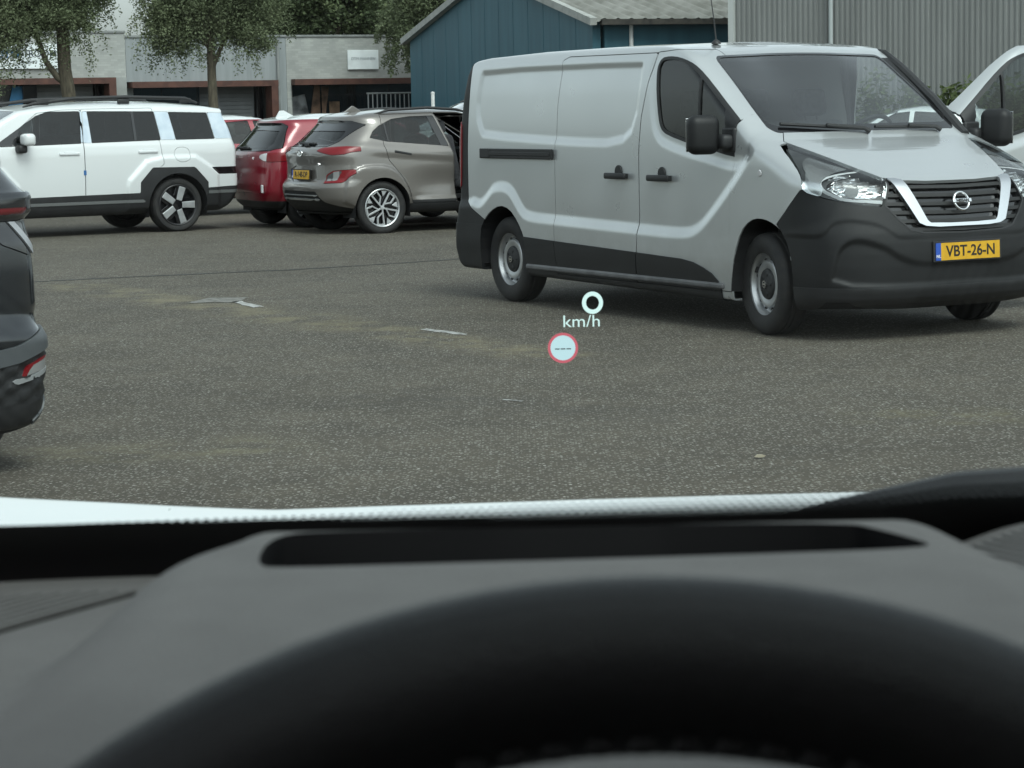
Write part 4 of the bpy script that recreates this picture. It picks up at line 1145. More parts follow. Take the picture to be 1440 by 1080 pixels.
btrim, rest = clip(rest, lambda X, Y, Z: np.maximum(sdp(X, Z, SILLP), .6-np.abs(Y)))
part('sill_trim', slab(offset(btrim, .003), .006, .02), GREY_PL, van)
part('body', slab(rest, 0, .012), VAN_PAINT, van)

# door rail, step bar, side repeater, aerial, wipers
rl = B()
rl.box((-3.235, -.967, 1.163), (1.155, .02, .078), bev=.006).box((-3.235, -.976, 1.163), (1.10, .012, .03), bev=.004)
rl.box((-3.72, -.976, 1.165), (.15, .016, .074), bev=.006)
rl.done('door_rail', BLACK_PL, van)
st = B()
st.box((-1.72, -.945, .302), (2.72, .07, .035), bev=.01).box((-1.72, -.965, .315), (2.7, .018, .02), bev=.006)
st.done('step_bar', noise_col(mat('sill_step', (.09, .092, .095), .45), (.07, .072, .075), (.12, .12, .125), 7), van)
for sg in (-1, 1):
    B().lathe([(0, -.006), (.018, -.005), (.023, .0)], 20, Matrix.Translation((.085, sg*.974, 1.065)) @ (Matrix.Identity(4) if sg < 0 else Matrix.Rotation(math.pi, 4, 'Z'))).done('side_repeater', CLEAR_LENS, van, True)
ae = B(); ae.lathe([(.035, 0), (.03, .016), (.012, .03), (0, .032)], 16, Matrix.Translation((-1.2, -.45, 1.935)) @ Matrix.Rotation(R(90), 4, 'X'))
ae.tube([(-1.2, -.45, 1.96), (-1.24, -.44, 2.10), (-1.34, -.43, 2.45)], [.006, .004, .003], 6)
ae.done('aerial', BLACK_PL, van, True)
_wt = nets
for y0_, y1_ in ((-.68, -.02), (.05, .58)):
    wp = B()
    pts = []
    for k in range(9):
        yy = y0_+(y1_-y0_)*k/8
        zz = 1.378-.045*k/8 if y0_ < 0 else 1.345-.01*k/8
        pts.append((np.interp(zz, _fz, _fx)+.035-.06*abs(yy)**4, yy, zz))
    wp.tube(pts, .012, 6)
    yb = y1_-.05
    wp.tube([(pts[4][0]+.02, pts[4][1], pts[4][2]+.01), (pts[7][0]+.03, yb, pts[7][2]+.0), (.01, yb+.04, 1.315)], [.012, .016, .02], 6)
    wp.done('wiper', BLACK_PL, van, True)

# cab interior
ci = B()
ci.box((-.33, 0, 1.14), (.60, 1.6, .28), bev=.08, seg=3)
ci.box((-.42, .42, 1.27), (.30, .42, .10), bev=.04, seg=2)
ci.done('dashboard', mat('cab_dash', (.035, .036, .038), .7), van, True, 60)
sw = B()
Ms = Matrix.Translation((-.62, .43, 1.26)) @ Matrix.Rotation(R(-90), 4, 'Z') @ Matrix.Rotation(R(-38), 4, 'X')
pts = [Ms @ Vector((.19*math.cos(a), 0, .19*math.sin(a))) for a in [2*math.pi*k/32 for k in range(33)]]
sw.tube(pts, .016, 8, False)
sw.box((0, .02, 0), (.34, .03, .05), bev=.01, M=Ms).box((0, .02, -.02), (.14, .05, .14), bev=.03, M=Ms)
sw.done('steering_wheel', BLACK_PL, van, True, 60)
for yy, w_ in ((.43, .48), (-.30, .92)):
    se = B()
    se.box((-1.0, yy, .72), (.52, w_, .16), bev=.05, seg=2)
    MB_ = Matrix.Translation((-1.20, yy, 1.06)) @ Matrix.Rotation(R(-12), 4, 'Y')
    se.box((0, 0, 0), (.16, w_, .66), bev=.06, seg=2, M=MB_)
    for hy in ((0,) if w_ < .6 else (-.23, .23)):
        se.box((-.02, hy, .47), (.11, .27, .20), bev=.045, seg=2, M=MB_)
        for q in (-.05, .05): se.tube([MB_ @ Vector((-.02, hy+q, .3)), MB_ @ Vector((-.02, hy+q, .42))], .008, 6)
    se.done('seat', SEAT, van, True, 60)
bk = B(); bk.box((-1.46, 0, 1.06), (.02, 1.74, 1.55))
bk.done('bulkhead', mat('cab_bulkhead', (.10, .105, .105), .7), van)
fl = B(); fl.box((-.75, 0, .42), (1.45, 1.7, .04)); fl.box((-.02, 0, .7), (.03, 1.5, .9))
fl.done('cab_floor', UNDER, van)
sv = B(); sv.box((-1.0, -.38, 1.845), (.16, .55, .012), bev=.004, M=Matrix.Translation((0, 0, 0)))
sv.box((-1.0, .38, 1.845), (.16, .55, .012), bev=.004)
sv.done('sun_visor', mat('visor', (.3, .3, .29), .8), van)

for X_, rz_ in ((.03, -8.5), (-3.468, 0)):
    steel_wheel('wheel', van, (X_, -.82, .335), R(rz_))
    steel_wheel('wheel', van, (X_, .82, .335), R(rz_+180))
for xa_ in (-3.468, .03): B().box((xa_, 0, .33), (.1, 1.5, .1), bev=.02).done('axle', UNDER, van)
# ---------------------------------------------------------------- generic car skin
def car_skin(top, rear, Wt, front_x, Lf=.8, Lr=.45, nf=3., nr=3., h=.028, relief=None, roofk=.05, crown=.05, bounds=None):
    """top: centre line from the tail lamp height over the roof to the nose (x increasing);
    rear: (z, x) of the tail; front_x: (z, x) of the nose; Wt: (z, half width)"""
    P = np.array(top)
    rz, rx = np.array(rear).T; fz, fx = np.array(front_x).T; wz, ww = np.array(Wt).T
    x0, x1 = P[:, 0].min(), P[:, 0].max()
    zb = min(rz.min(), fz.min())
    prof = np.vstack([[[rx[0], rz[0]]], np.stack([rx, rz], 1)[1:], P, np.stack([fx, fz], 1)[::-1]])
    zt = P[:, 1].max()
    def F(x, y, z):
        ay = np.abs(y)
        Wz = curve(z, wz, ww)
        if relief is not None: Wz = Wz+relief(x, z)
        Xf = curve(z, fz, fx); Xr = curve(z, rz, rx)
        a = np.maximum(np.clip(1-(Xf-x)/Lf, 0, 3)*(z < fz[-1]+9), 0)
        b_ = ay/Wz
        f1 = ((a**nf+b_**nf)**(1/nf)-1)*Wz
        a2 = np.clip(1-(x-Xr)/Lr, 0, 3)
        f2 = ((a2**nr+b_**nr)**(1/nr)-1)*Wz
        f3 = sdp(x, z, prof)+crown*(ay/.8)**2*ss(zt-.7, zt-.3, z)
        return smax(np.maximum(f1, f2), f3, roofk)
    lo = (min(rx.min(), x0)-.08, -ww.max()-.08, zb-.08); hi = (max(fx.max(), x1)+.08, ww.max()+.08, zt+.1)
    return nets(F, lo, hi, h, .006), F

def arch_cut(m, arches):
    f = lambda X, Y, Z: np.maximum(np.minimum.reduce([np.maximum(np.hypot(X-cx, Z-cz)-r, Z-9) for cx, cz, r in arches]), .45-np.abs(Y))
    # keep the opening going straight down below the wheel centre
    g = lambda X, Y, Z: np.maximum(np.minimum.reduce([np.where(Z > cz, np.hypot(X-cx, Z-cz), np.abs(X-cx))-r for cx, cz, r in arches]), .45-np.abs(Y))
    return clip(m, g)[1]

def housings(parent, arches, y_out, y_in=.5):
    for cx, cz, r in arches:
        for sg in (-1, 1):
            b = B()
            pl = [(cx-r, .2)]+[(cx+r*math.cos(a), cz+r*math.sin(a)) for a in [math.pi*(1-k/16) for k in range(17)]]+[(cx+r, .2)]
            A = [b.bm.verts.new((p[0], sg*y_out, p[1])) for p in pl]
            C = [b.bm.verts.new((p[0], sg*y_in, p[1])) for p in pl]
            for i in range(len(pl)-1): b.bm.faces.new([A[i], A[i+1], C[i+1], C[i]])
            b.bm.faces.new(C)
            b.done('wheel_housing', UNDER, parent)

def alloy(name, parent, loc, rz, r, rim_r, w, design, col=None):
    "two-tone alloy, outer face along local -Y"
    o = empty(name, loc, rz); o.parent = parent
    tyre(o, r, rim_r, w)
    yf = -w/2+.012
    b = B()
    b.lathe([(rim_r+.004, yf-.004), (rim_r-.004, yf-.010), (rim_r-.016, yf-.004), (rim_r-.022, yf+.04), (rim_r-.03, w*.45)], 48)
    b.done('rim', SILVER if design == 'kona' else DARKMETAL, o, True, 50)
    b = B(); b.lathe([(0, yf+.10), (rim_r*.6, yf+.09), (rim_r*.98, yf+.10)], 32)
    b.done('brake_disc', DARKMETAL, o, True)
    if design == 'slab5':
        pl = [(-.055, .075), (-.038, rim_r-.014), (.038, rim_r-.014), (.055, .075)]
        bk = B()
        for k in range(5):
            M = Matrix.Rotation(2*math.pi*k/5+R(18), 4, 'Y')
            bk.prism([(-.085, .03), (-.085, rim_r-.012), (.085, rim_r-.012), (.085, .03)], yf+.012, yf+.03, M, .004, 1)
        bk.lathe([(0, yf-.002), (.06, yf), (.075, yf+.02)], 28)
        bk.done('wheel_back', GLOSS_BLACK, o)
        for k in range(5):
            M = Matrix.Rotation(2*math.pi*k/5+R(18), 4, 'Y')
            B().prism([(-.038, .062), (-.046, rim_r-.02), (.046, rim_r-.02), (.038, .062)], yf-.004, yf+.016, M, .005, 2).done('spoke', SILVER, o)
    else:
        bk = B()
        bk.lathe([(0, yf+.05), (rim_r*.97, yf+.045)], 40); bk.done('wheel_back', GLOSS_BLACK, o)
        for k in range(5):
            M = Matrix.Rotation(2*math.pi*k/5+R(30), 4, 'Y')
            s_ = B()
            def seg(p, q, wd):
                p = Vector((p[0], 0, p[1])); q = Vector((q[0], 0, q[1])); d = (q-p).normalized(); nrm = Vector((-d.z, 0, d.x))*wd
                s_.prism([((p+nrm).x, (p+nrm).z), ((q+nrm).x, (q+nrm).z), ((q-nrm).x, (q-nrm).z), ((p-nrm).x, (p-nrm).z)], yf+.0, yf+.03, M, .003, 1)
            R_ = rim_r-.012
            seg((.0, .02), (.0, R_), .011); seg((0, R_-.012), (.085, R_-.025), .011); seg((.085, R_-.02), (.075, R_*.48), .010); seg((.075, R_*.50), (.008, .06), .009)
            s_.done('spoke', SILVER, o)
            t_ = B()
            t_.prism([(-.04, R_-.005), (-.11, R_-.04), (-.055, R_-.095)], yf+.008, yf+.03, M, .003, 1)
            t_.done('wheel_insert', SILVER, o)
        B().lathe([(0, yf-.008), (.026, yf-.006), (.03, yf+.02)], 20).done('hub_cap', SILVER, o, True)
    return o

def cabin(parent, x0, x1, w, zf, seats, zs=1.15):
    b = B(); b.box(((x0+x1)/2, 0, zf), (x1-x0, w*2, .05)); b.box((x1-.1, 0, zf+.28), (.4, w*1.9, .5), bev=.06)
    b.done('cabin_floor', UNDER, parent)
    for sx, sy, ww in seats:
        s_ = B()
        Mb = Matrix.Translation((sx, sy, zf+.42)) @ Matrix.Rotation(R(-12), 4, 'Y')
        s_.box((sx+.25, sy, zf+.18), (.5, ww, .16), bev=.05, seg=2).box((0, 0, .05), (.15, ww, .62), bev=.06, seg=2, M=Mb)
        for hy in ((0,) if ww < .7 else (-.35, .35)):
            s_.box((0, hy, .46), (.1, .26, .17), bev=.045, seg=2, M=Mb)
        s_.done('seat', SEAT, parent, True, 60)

def xz(P, n=1):
    Q = chaikin(P, n) if n else np.array(P, float)
    return lambda X, Y, Z: sdp(X, Z, Q)
def sides(f, ymin=.4): return lambda X, Y, Z: np.maximum(f(X, Y, Z), ymin-np.abs(Y))
def rearface(P, n=1, x=-.1):
    Q = chaikin(P, n) if n else np.array(P, float)
    return lambda X, Y, Z: np.maximum(sdp(np.abs(Y), Z, Q), X-x)
def cut(m, f, gap=.003):
    a, r = clip(m, lambda X, Y, Z: f(X, Y, Z)+gap)
    return a, clip(r, lambda X, Y, Z: f(X, Y, Z)-gap)[1]
# ---------------------------------------------------------------- white boxy seven-seater
SUVPOS, SUVYAW = (-4.778, 31.263, 0), 3.71755
WHITE = paint('suv_white', (.60, .62, .625), 0, .4, 1., 0)
SUV_FLARE = [(.70, .60), (.68, .68), (.43, .925), (.20, .972), (-.27, .970), (-.50, .815), (-.58, .73), (-.60, .3), (.70, .3)]
SUV_FLF = [(2.815+.62, .30), (2.815+.60, .70), (2.815+.38, .93), (2.815+.2, .975), (2.815-.2, .975), (2.815-.46, .86), (2.815-.66, .64), (2.815-.70, .3)]
def _suv_relief(x, z):
    fl = np.minimum(sdp(x, z, np.array(SUV_FLARE)), sdp(x, z, np.array(SUV_FLF)))
    return .03*ss(.03, -.03, fl)
SUV_TOP = [(-.93, 1.54), (-.93, 1.56), (-.80, 1.60), (-.5, 1.645), (0, 1.685), (.6, 1.705), (1.2, 1.70), (1.75, 1.675), (2.1, 1.62), (2.35, 1.50), (2.93, 1.12), (3.25, 1.075), (3.55, 1.03)]
SUV_REAR = [(.25, -.70), (.32, -.82), (.45, -.915), (.6, -.945), (.72, -.945), (.8, -.93), (1.02, -.935), (1.17, -.905), (1.35, -.86), (1.5, -.80), (1.545, -.80)]
SUV_FRONT = [(.25, 3.50), (.35, 3.66), (.55, 3.72), (.9, 3.70), (1.0, 3.64), (1.03, 3.58)]
SUV_W = [(.25, .84), (.35, .885), (.5, .91), (.75, .918), (1.0, .915), (1.12, .90), (1.18, .878), (1.3, .855), (1.5, .81), (1.58, .785), (1.64, .73), (1.70, .60)]
suvm, suvF = car_skin(SUV_TOP, SUV_REAR, SUV_W, SUV_FRONT, .45, .16, 3.2, 3.6, .026, _suv_relief, .05, .045)
suv = empty('seven_seat_car', SUVPOS, SUVYAW, 'boxy white family car with black roof rails and thick five-spoke wheels', 'car')
SA = [(0, .345, .41), (2.815, .345, .41)]
r_ = arch_cut(suvm, SA)
und, r_ = clip(r_, lambda X, Y, Z: np.maximum(Z-.27, np.abs(Y)-.8))
part('underbody', und, UNDER, suv); housings(suv, SA, .90)
f_sw = [('front', [(1.30, 1.168), (1.265, 1.575), (1.70, 1.575), (1.86, 1.525), (2.36, 1.215), (2.40, 1.15)]),
        ('rear', [(.195, 1.186), (.25, 1.555), (1.165, 1.573), (1.145, 1.172)]),
        ('quarter', [(-.02, 1.186), (.045, 1.545), (-.50, 1.527), (-.57, 1.186)])]
wins = []
for nme, pl in f_sw:
    w_, r_ = cut(r_, sides(xz(pl, 0)), .002); wins.append((nme, w_))
def f_sws(X, Y, Z):
    ye = np.interp(Z, [1.1, 1.2, 1.58], [.82, .80, .70])
    return np.maximum(np.maximum(np.abs(Y)-ye, np.maximum(Z-1.60+.03*Y*Y, 1.125-Z)), 1.6-X)
wsx, r_ = cut(r_, f_sws, .001)
part('windscreen', offset(wsx, -.003), GLASS_CLEAR, suv)
rwx, r_ = cut(r_, rearface([(-.1, 1.17), (.70, 1.17), (.66, 1.5), (-.1, 1.5)], 0, -.5))
part('rear_window', offset(rwx, -.004), GLASS_DARK, suv)
FILM = noise_col(mat('pillar_film', (.50, .58, .66), .35), (.46, .54, .62), (.56, .63, .70), 9)
films = []
for pl in ([(1.27, 1.175), (1.235, 1.575), (1.262, 1.575), (1.297, 1.17)], [(1.148, 1.175), (1.168, 1.575), (1.225, 1.575), (1.262, 1.175)], [(-.015, 1.19), (.05, 1.548), (.245, 1.555), (.19, 1.19)], [(-.575, 1.19), (-.505, 1.53), (-.80, 1.515), (-.90, 1.19)]):
    f_, r_ = cut(r_, sides(xz(pl, 0), .6), .0015); films.append(f_)
for q in films:
    for sg in (-1, 1): part('pillar_film', slab(side(q, sg), 0, .01), FILM, suv)
# cladding
CL = chaikin([(-.37, .1), (-.425, .45), (-.43, .63), (-.245, .83), (.35, .838), (.525, .655), (.53, .518), (2.19, .505), (2.29, .65), (2.47, .838), (3.06, .838), (3.24, .64), (3.24, .1)], 0)
cl, r_ = cut(r_, sides(xz(CL, 0), .55), .002)
stripe, cl = clip(cl, lambda X, Y, Z: np.maximum(np.abs(Z-.417)-.018, np.maximum(.47-X, X-2.3)))
part('cladding', slab(cl, .004, .02), BLACK_PL, suv)
part('sill_strip', slab(stripe, .012, .02), mat('sill_grey', (.13, .135, .135), .5), suv)
band, r_ = cut(r_, sides(xz([(-.49, .82), (-1.2, .82), (-1.2, .725), (-.59, .73)], 0), .3), .002)
part('tail_panel', slab(band, -.004, .02), GLOSS_BLACK, suv)
lowr, r_ = cut(r_, xz([(-.36, .1), (-.432, .555), (-1.2, .582), (-1.2, .1)], 0), .002)
ls, lowr = clip(lowr, lambda X, Y, Z: np.abs(Z-.50)-.02)
part('rear_bumper', slab(lowr, .0, .02), BLACK_PL, suv)
part('rear_bumper_strip', slab(ls, .008, .02), mat('bumper_grey', (.10, .105, .105), .5), suv)
lowf, r_ = cut(r_, lambda X, Y, Z: np.maximum(Z-.5, 3.2-X), .002)
part('front_bumper', slab(lowf, 0, .02), BLACK_PL, suv)
fp, r_ = cut(r_, lambda X, Y, Z: np.maximum(np.maximum(np.abs(Z-.86)-.07, np.abs(Y)-.78), 3.3-X), .002)
part('grille', slab(fp, -.01, .02), GLOSS_BLACK, suv)
for sg in (-1, 1):
    B().box((3.66, sg*.66, .80), (.08, .2, .2), bev=.02).done('headlight', CLEAR_LENS, suv)
    fdm, r_ = cut(r_, lambda X, Y, Z: np.maximum(np.maximum(sdp(X, Z, np.array([(1.248, 1.62), (1.268, 1.17), (1.275, .45), (2.25, .45), (2.37, .70), (2.40, 1.14), (2.34, 1.20), (1.84, 1.56)])), Z-1.595), .5-Y*sg), .0028)
    rdm, r_ = cut(r_, lambda X, Y, Z: np.maximum(np.maximum(sdp(X, Z, np.array([(1.24, 1.62), (1.262, 1.17), (1.269, .45), (.50, .45), (.43, .70), (.19, .88), (.215, 1.17), (.27, 1.60)])), Z-1.60), .5-Y*sg), .0028)
    for nm, dm_, hx, wi in (('front_door', fdm, 1.47, 0), ('rear_door', rdm, .395, 1)):
        do = part(nm, slab(dm_, 0, .015), WHITE, suv)
        hb = B(); hb.box((hx, sg*.918, 1.043), (.27, .03, .035), bev=.01).box((hx, sg*.913, 1.068), (.14, .012, .018), bev=.004)
        hb.done('handle', mat('handle_white', (.62, .64, .65), .35), do)
        g_ = side(wins[wi][1], sg)
        dv = lambda X, Y, Z: np.abs(X-.545-(Z-1.2)*.03)-.018
        if wi: bar_, g_ = clip(g_, dv)
        else: bar_, g_ = clip(g_, lambda X, Y, Z: 2.17-X-.35*(Z-1.15))
        part('window', offset(g_, -.006), GLASS_DARK if wi else GLASS_TINT, do)
        part('window_trim', slab(bar_, 0, .01), GLOSS_BLACK, do)
    part('quarter_window', offset(side(wins[2][1], sg), -.006), GLASS_DARK, suv)
    mo = empty('mirror'); mo.parent = suv
    B().box((2.06, sg*1.03, 1.235), (.15, .22, .155), bev=.05, seg=3).done('housing', WHITE, mo, True, 60)
    B().box((2.12, sg*.95, 1.12), (.12, .16, .10), bev=.03, seg=2).done('arm', BLACK_PL, mo, True, 60)
    rr = B()
    rr.tube([(-.42, sg*.70, 1.655), (-.25, sg*.70, 1.715), (.6, sg*.695, 1.745), (1.3, sg*.695, 1.735), (1.85, sg*.70, 1.675), (1.98, sg*.70, 1.64)], [.012, .024, .024, .024, .022, .01], 8)
    for xx in (-.25, .62, 1.72): rr.box((xx, sg*.70, 1.69), (.16, .035, .06), bev=.008)
    rr.done('roof_rail', BLACK_PL, suv, True, 50)
fl_, r_ = cut(r_, lambda X, Y, Z: np.maximum(sdp(X, Z, chaikin([(.03, 1.09), (.03, .90), (-.19, .90), (-.19, 1.09)], 2)), .5-Y), .0022)
part('fuel_flap', slab(fl_, 0, .01), WHITE, suv)
B().box((1.272, .917, .80), (.035, .012, .06)).done('door_edge_pad', mat('blue_foam', (.03, .12, .30), .7), suv)
part('body', slab(r_, 0, .012), WHITE, suv)
cabin(suv, -.6, 2.4, .70, .5, [(1.25, .38, .5), (1.25, -.38, .5), (.25, 0, 1.3), (-.45, 0, 1.2)])
for X_ in (0, 2.815):
    alloy('wheel', suv, (X_, .80, .345), R(180), .35, .262, .235, 'slab5')
    alloy('wheel', suv, (X_, -.80, .345), 0, .35, .262, .235, 'slab5')
# ---------------------------------------------------------------- bronze-grey crossover
KPOS, KYAW = (-1.97, 29.79, 0), .5061
BRONZE = paint('crossover_bronze', (.165, .152, .141), .45, .34, 1., .12)
KF1 = chaikin([(-.52, .3), (-.48, .70), (-.36, .80), (-.2, .845), (.08, .836), (.25, .725), (.37, .54), (.40, .3)], 1)
KF2 = chaikin([(2.6-.44, .3), (2.6-.40, .56), (2.6-.26, .73), (2.6-.06, .83), (2.6+.18, .82), (2.6+.34, .72), (2.6+.42, .5), (2.6+.42, .3)], 1)
def _k_relief(x, z):
    f = np.minimum(sdp(x, z, KF1), sdp(x, z, KF2))
    crease = .018*ss(.10, .0, np.abs(z-(1.03-.09*x)))*ss(-.5, .1, x)*(x < 9)
    low = .03*ss(.02, -.06, z-.44)*ss(.35, .6, x)
    dent = -.03*ss(.25, 0, np.abs(z-.60))*ss(.3, .8, x)*ss(2.4, 1.9, x)
    return .028*ss(.018, -.018, f)+crease+low+dent
K_TOP = [(-.40, 1.36), (-.42, 1.395), (-.28, 1.445), (0, 1.495), (.35, 1.522), (.8, 1.53), (1.2, 1.50), (1.55, 1.42), (2.2, 1.07), (2.5, 1.02), (3.1, .93)]
K_REAR = [(.24, -.57), (.33, -.67), (.45, -.75), (.58, -.765), (.63, -.74), (.68, -.695), (.85, -.69), (.98, -.71), (1.05, -.68), (1.12, -.56), (1.25, -.42), (1.36, -.31)]
K_FRONT = [(.24, 3.30), (.4, 3.40), (.6, 3.42), (.8, 3.36), (.9, 3.22), (.93, 3.12)]
K_W = [(.24, .80), (.35, .85), (.5, .875), (.75, .878), (.95, .868), (1.05, .845), (1.15, .80), (1.3, .72), (1.42, .655), (1.48, .58), (1.53, .42)]
km, kF = car_skin(K_TOP, K_REAR, K_W, K_FRONT, .8, .46, 3., 2.8, .024, _k_relief, .06, .03)
kona = empty('crossover_car', KPOS, KYAW, 'bronze grey crossover with black rear spoiler, between the red hatchback and the van', 'car')
KA = [(0, .315, .375), (2.6, .315, .375)]
r_ = arch_cut(km, KA)
und, r_ = clip(r_, lambda X, Y, Z: np.maximum(Z-.27, np.abs(Y)-.78))
part('underbody', und, UNDER, kona); housings(kona, KA, .87)
rs, r_ = cut(r_, rearface([(-.2, 1.395), (.50, 1.39), (.665, 1.34), (.635, 1.24), (.605, 1.14), (.52, 1.078), (-.2, 1.072)], 0, .02), .002)
gl, rs = clip(rs, lambda X, Y, Z: sdp(np.abs(Y), Z, np.array([(-.2, 1.272), (.545, 1.262), (.575, 1.20), (.545, 1.12), (.48, 1.09), (-.2, 1.086)])))
part('rear_window', offset(gl, -.003), GLASS_TINT, kona)
part('spoiler', slab(rs, .004, .02), GLOSS_BLACK, kona)
wb = B(); wb.box((-.575, .04, 1.117), (.05, .42, .03), bev=.01).box((-.60, .0, 1.10), (.06, .10, .05), bev=.015)
wb.done('rear_wiper', BLACK_PL, kona)
for sg in (-1, 1):
    t1, r_ = cut(r_, lambda X, Y, Z: np.maximum(np.maximum(sdp(Y*sg, Z, np.array([(.40, 1.03), (.48, 1.066), (.78, 1.082), (.90, 1.068), (.90, 1.05), (.815, .985), (.70, .976)])), X+.27), -Y*sg), .002)
    to = part('tail_light', slab(t1, .006, .02), RED_LENS, kona)
    t2, r_ = cut(r_, lambda X, Y, Z: np.maximum(np.maximum(sdp(Y*sg, Z, np.array([(.59, .63), (.60, .735), (.70, .785), (.92, .805), (.92, .78), (.815, .64)])), X+.36), -Y*sg), .002)
    inn_, ring_ = clip(t2, lambda X, Y, Z: np.maximum(np.maximum(sdp(Y*sg, Z, np.array([(.60, .655), (.615, .725), (.71, .775), (.80, .785), (.745, .665)])), X+.42), -Y*sg))
    lo = empty('lower_lamp'); lo.parent = kona
    part('red_edge', slab(ring_, .004, .02), RED_LENS, lo)
    w_, inn_ = clip(inn_, lambda X, Y, Z: np.minimum(np.abs(Y*sg-.735)-.035, sdp(Y*sg, Z, np.array([(.61, .66), (.62, .69), (.68, .69), (.68, .66)]))))
    part('dark_lens', slab(inn_, .002, .02), HL_DARK if 'HL_DARK' in globals() else GLOSS_BLACK, lo)
    part('clear_lens', slab(w_, .003, .02), mat('grey_lens', (.22, .22, .22), .2, coat=1), lo)
KW = [(-.115, 1.18), (-.05, 1.26), (.05, 1.325), (.24, 1.402), (.5, 1.43), (.83, 1.435), (.945, 1.055), (.10, 1.13)]
kw, r_ = cut(r_, sides(xz(KW, 0), .3), .002)
KFD = [(.855, 1.475), (.905, 1.30), (1.0, .96), (1.03, .36), (2.05, .36), (2.10, .60), (2.12, 1.055), (1.5, 1.41), (1.2, 1.47)]
KFW = [(.93, 1.435), (1.025, 1.05), (1.98, 1.045), (1.55, 1.36), (1.3, 1.43)]
KRD = [(.845, 1.475), (.895, 1.30), (.992, .96), (1.022, .36), (.42, .36), (.37, .54), (.25, .73), (.10, .90), (.05, 1.08), (.10, 1.46)]
for sg in (-1, 1):
    fdm, r_ = cut(r_, lambda X, Y, Z: np.maximum(sdp(X, Z, np.array(KFD)), .4-Y*sg), .003)
    rdm, r_ = cut(r_, lambda X, Y, Z: np.maximum(sdp(X, Z, np.array(KRD)), .4-Y*sg), .003)
    gk = side(kw, sg)
    q1, gk = clip(gk, lambda X, Y, Z: X-.115)
    sl, gk = clip(gk, lambda X, Y, Z: np.minimum(X-.135, .84-X-(Z-1.06)*.28+.0))
    do = empty('rear_door'); do.parent = kona
    rdl, rdm = clip(rdm, lambda X, Y, Z: Z-.40)
    part('door_panel', slab(rdm, 0, .015), BRONZE, do)
    part('door_trim', slab(rdl, .003, .015), BLACK_PL, do)
    part('window', offset(gk, -.004), GLASS_TINT, do)
    part('window_trim', slab(sl, 0, .01), GLOSS_BLACK, do)
    part('quarter_window', offset(q1, -.004), GLASS_TINT, kona)
    hb = B(); hb.box((.295, sg*.868, .985), (.24, .03, .032), bev=.01, M=Matrix.Translation((.295, 0, .985)) @ Matrix.Rotation(R(10), 4, 'Y') @ Matrix.Translation((-.295, 0, -.985)))
    hb.done('handle', BLACK_PL, do)
    fo = empty('front_door'); fo.parent = kona
    fw, fdm = clip(fdm, xz(KFW, 0))
    part('door_panel', slab(fdm, 0, .015), BRONZE, fo)
    part('window', offset(fw, -.004), GLASS_TINT, fo)
    li, _ = clip(fdm, lambda X, Y, Z: np.maximum(sdp(X, Z, np.array(KFD))+.04, Z-1.02))
    part('door_lining', Mesh((offset(li, -.05)).V, li.N, li.T), SEAT, fo)
    B().box((1.92, sg*.98, 1.08), (.13, .2, .14), bev=.045, seg=3).box((1.93, sg*.88, 1.04), (.08, .12, .05), bev=.015).done('mirror', BRONZE, fo, True, 60)
    if sg < 0:
        hg = Vector((2.08, -.84, 0))
        fo.location = hg; fo.rotation_euler = (0, 0, R(48))
        for ch in fo.children: ch.location = -hg
rc, r_ = cut(r_, rearface([(-.2, .535), (.46, .53), (.60, .40), (.72, .36), (.80, .33), (.86, .29), (.86, .1), (-.2, .1)], 0, -.2), .002)
st1, rc = clip(rc, lambda X, Y, Z: np.maximum(np.minimum(np.abs(Z-.478)-.010, np.abs(Z-.428)-.010), np.abs(Y)-.47-(.53-Z)*.5))
part('rear_bumper_trim', slab(rc, -.008, .02), GREY_PL, kona)
part('rear_bumper_strip', slab(st1, .004, .02), SILVER, kona)
pr, r_ = cut(r_, rearface([(-.3, .845), (.38, .84), (.42, .65), (-.3, .64)], 1, -.4), .001)
part('plate_recess', slab(offset(pr, -.012), 0, .02), BRONZE, kona)
plate(kona, Matrix.Translation((-.708, 0, .735)) @ Matrix.Rotation(R(-90), 4, 'Z') @ Matrix.Rotation(R(-3), 4, 'X'), 'R-148-DP')
EMK = Matrix.Translation((-.722, -.02, 1.0)) @ Matrix.Rotation(R(-90), 4, 'Z')
eb = B()
pts = [EMK @ Vector((.068*math.cos(a), 0, .036*math.sin(a))) for a in [2*math.pi*k/28 for k in range(29)]]
eb.tube(pts, .007, 6, False)
eb.box((-.022, 0, 0), (.012, .01, .06), M=EMK @ Matrix.Rotation(R(12), 4, 'Y')).box((.022, 0, 0), (.012, .01, .06), M=EMK @ Matrix.Rotation(R(12), 4, 'Y')).box((0, 0, 0), (.05, .01, .010), M=EMK @ Matrix.Rotation(R(-20), 4, 'Y'))
eb.done('emblem', CHROME, kona, True)
text_obj('lettering', 'KONA', CHROME, Matrix.Translation((-.690, -.52, .865)) @ Matrix.Rotation(R(-90), 4, 'Z') @ Matrix.Rotation(R(90), 4, 'X') @ Matrix.Rotation(R(-14), 4, 'Y'), .048, kona, .003)
sil, r_ = cut(r_, lambda X, Y, Z: np.maximum(np.maximum(Z-.36, .5-np.abs(Y)), np.maximum(.38-X, X-2.25)), .001)
part('sill_trim', slab(sil, .003, .015), BLACK_PL, kona)
kws, r_ = cut(r_, lambda X, Y, Z: np.maximum(np.maximum(np.abs(Y)-.66+(Z-1.1)*.1, np.maximum(Z-1.44, 1.07-Z)), 1.45-X), .002)
part('windscreen', offset(kws, -.003), GLASS_CLEAR, kona)
ff, r_ = cut(r_, lambda X, Y, Z: np.maximum(Z-.5, 3.05-X), .002)
part('front_bumper', slab(ff, 0, .01), BLACK_PL, kona)
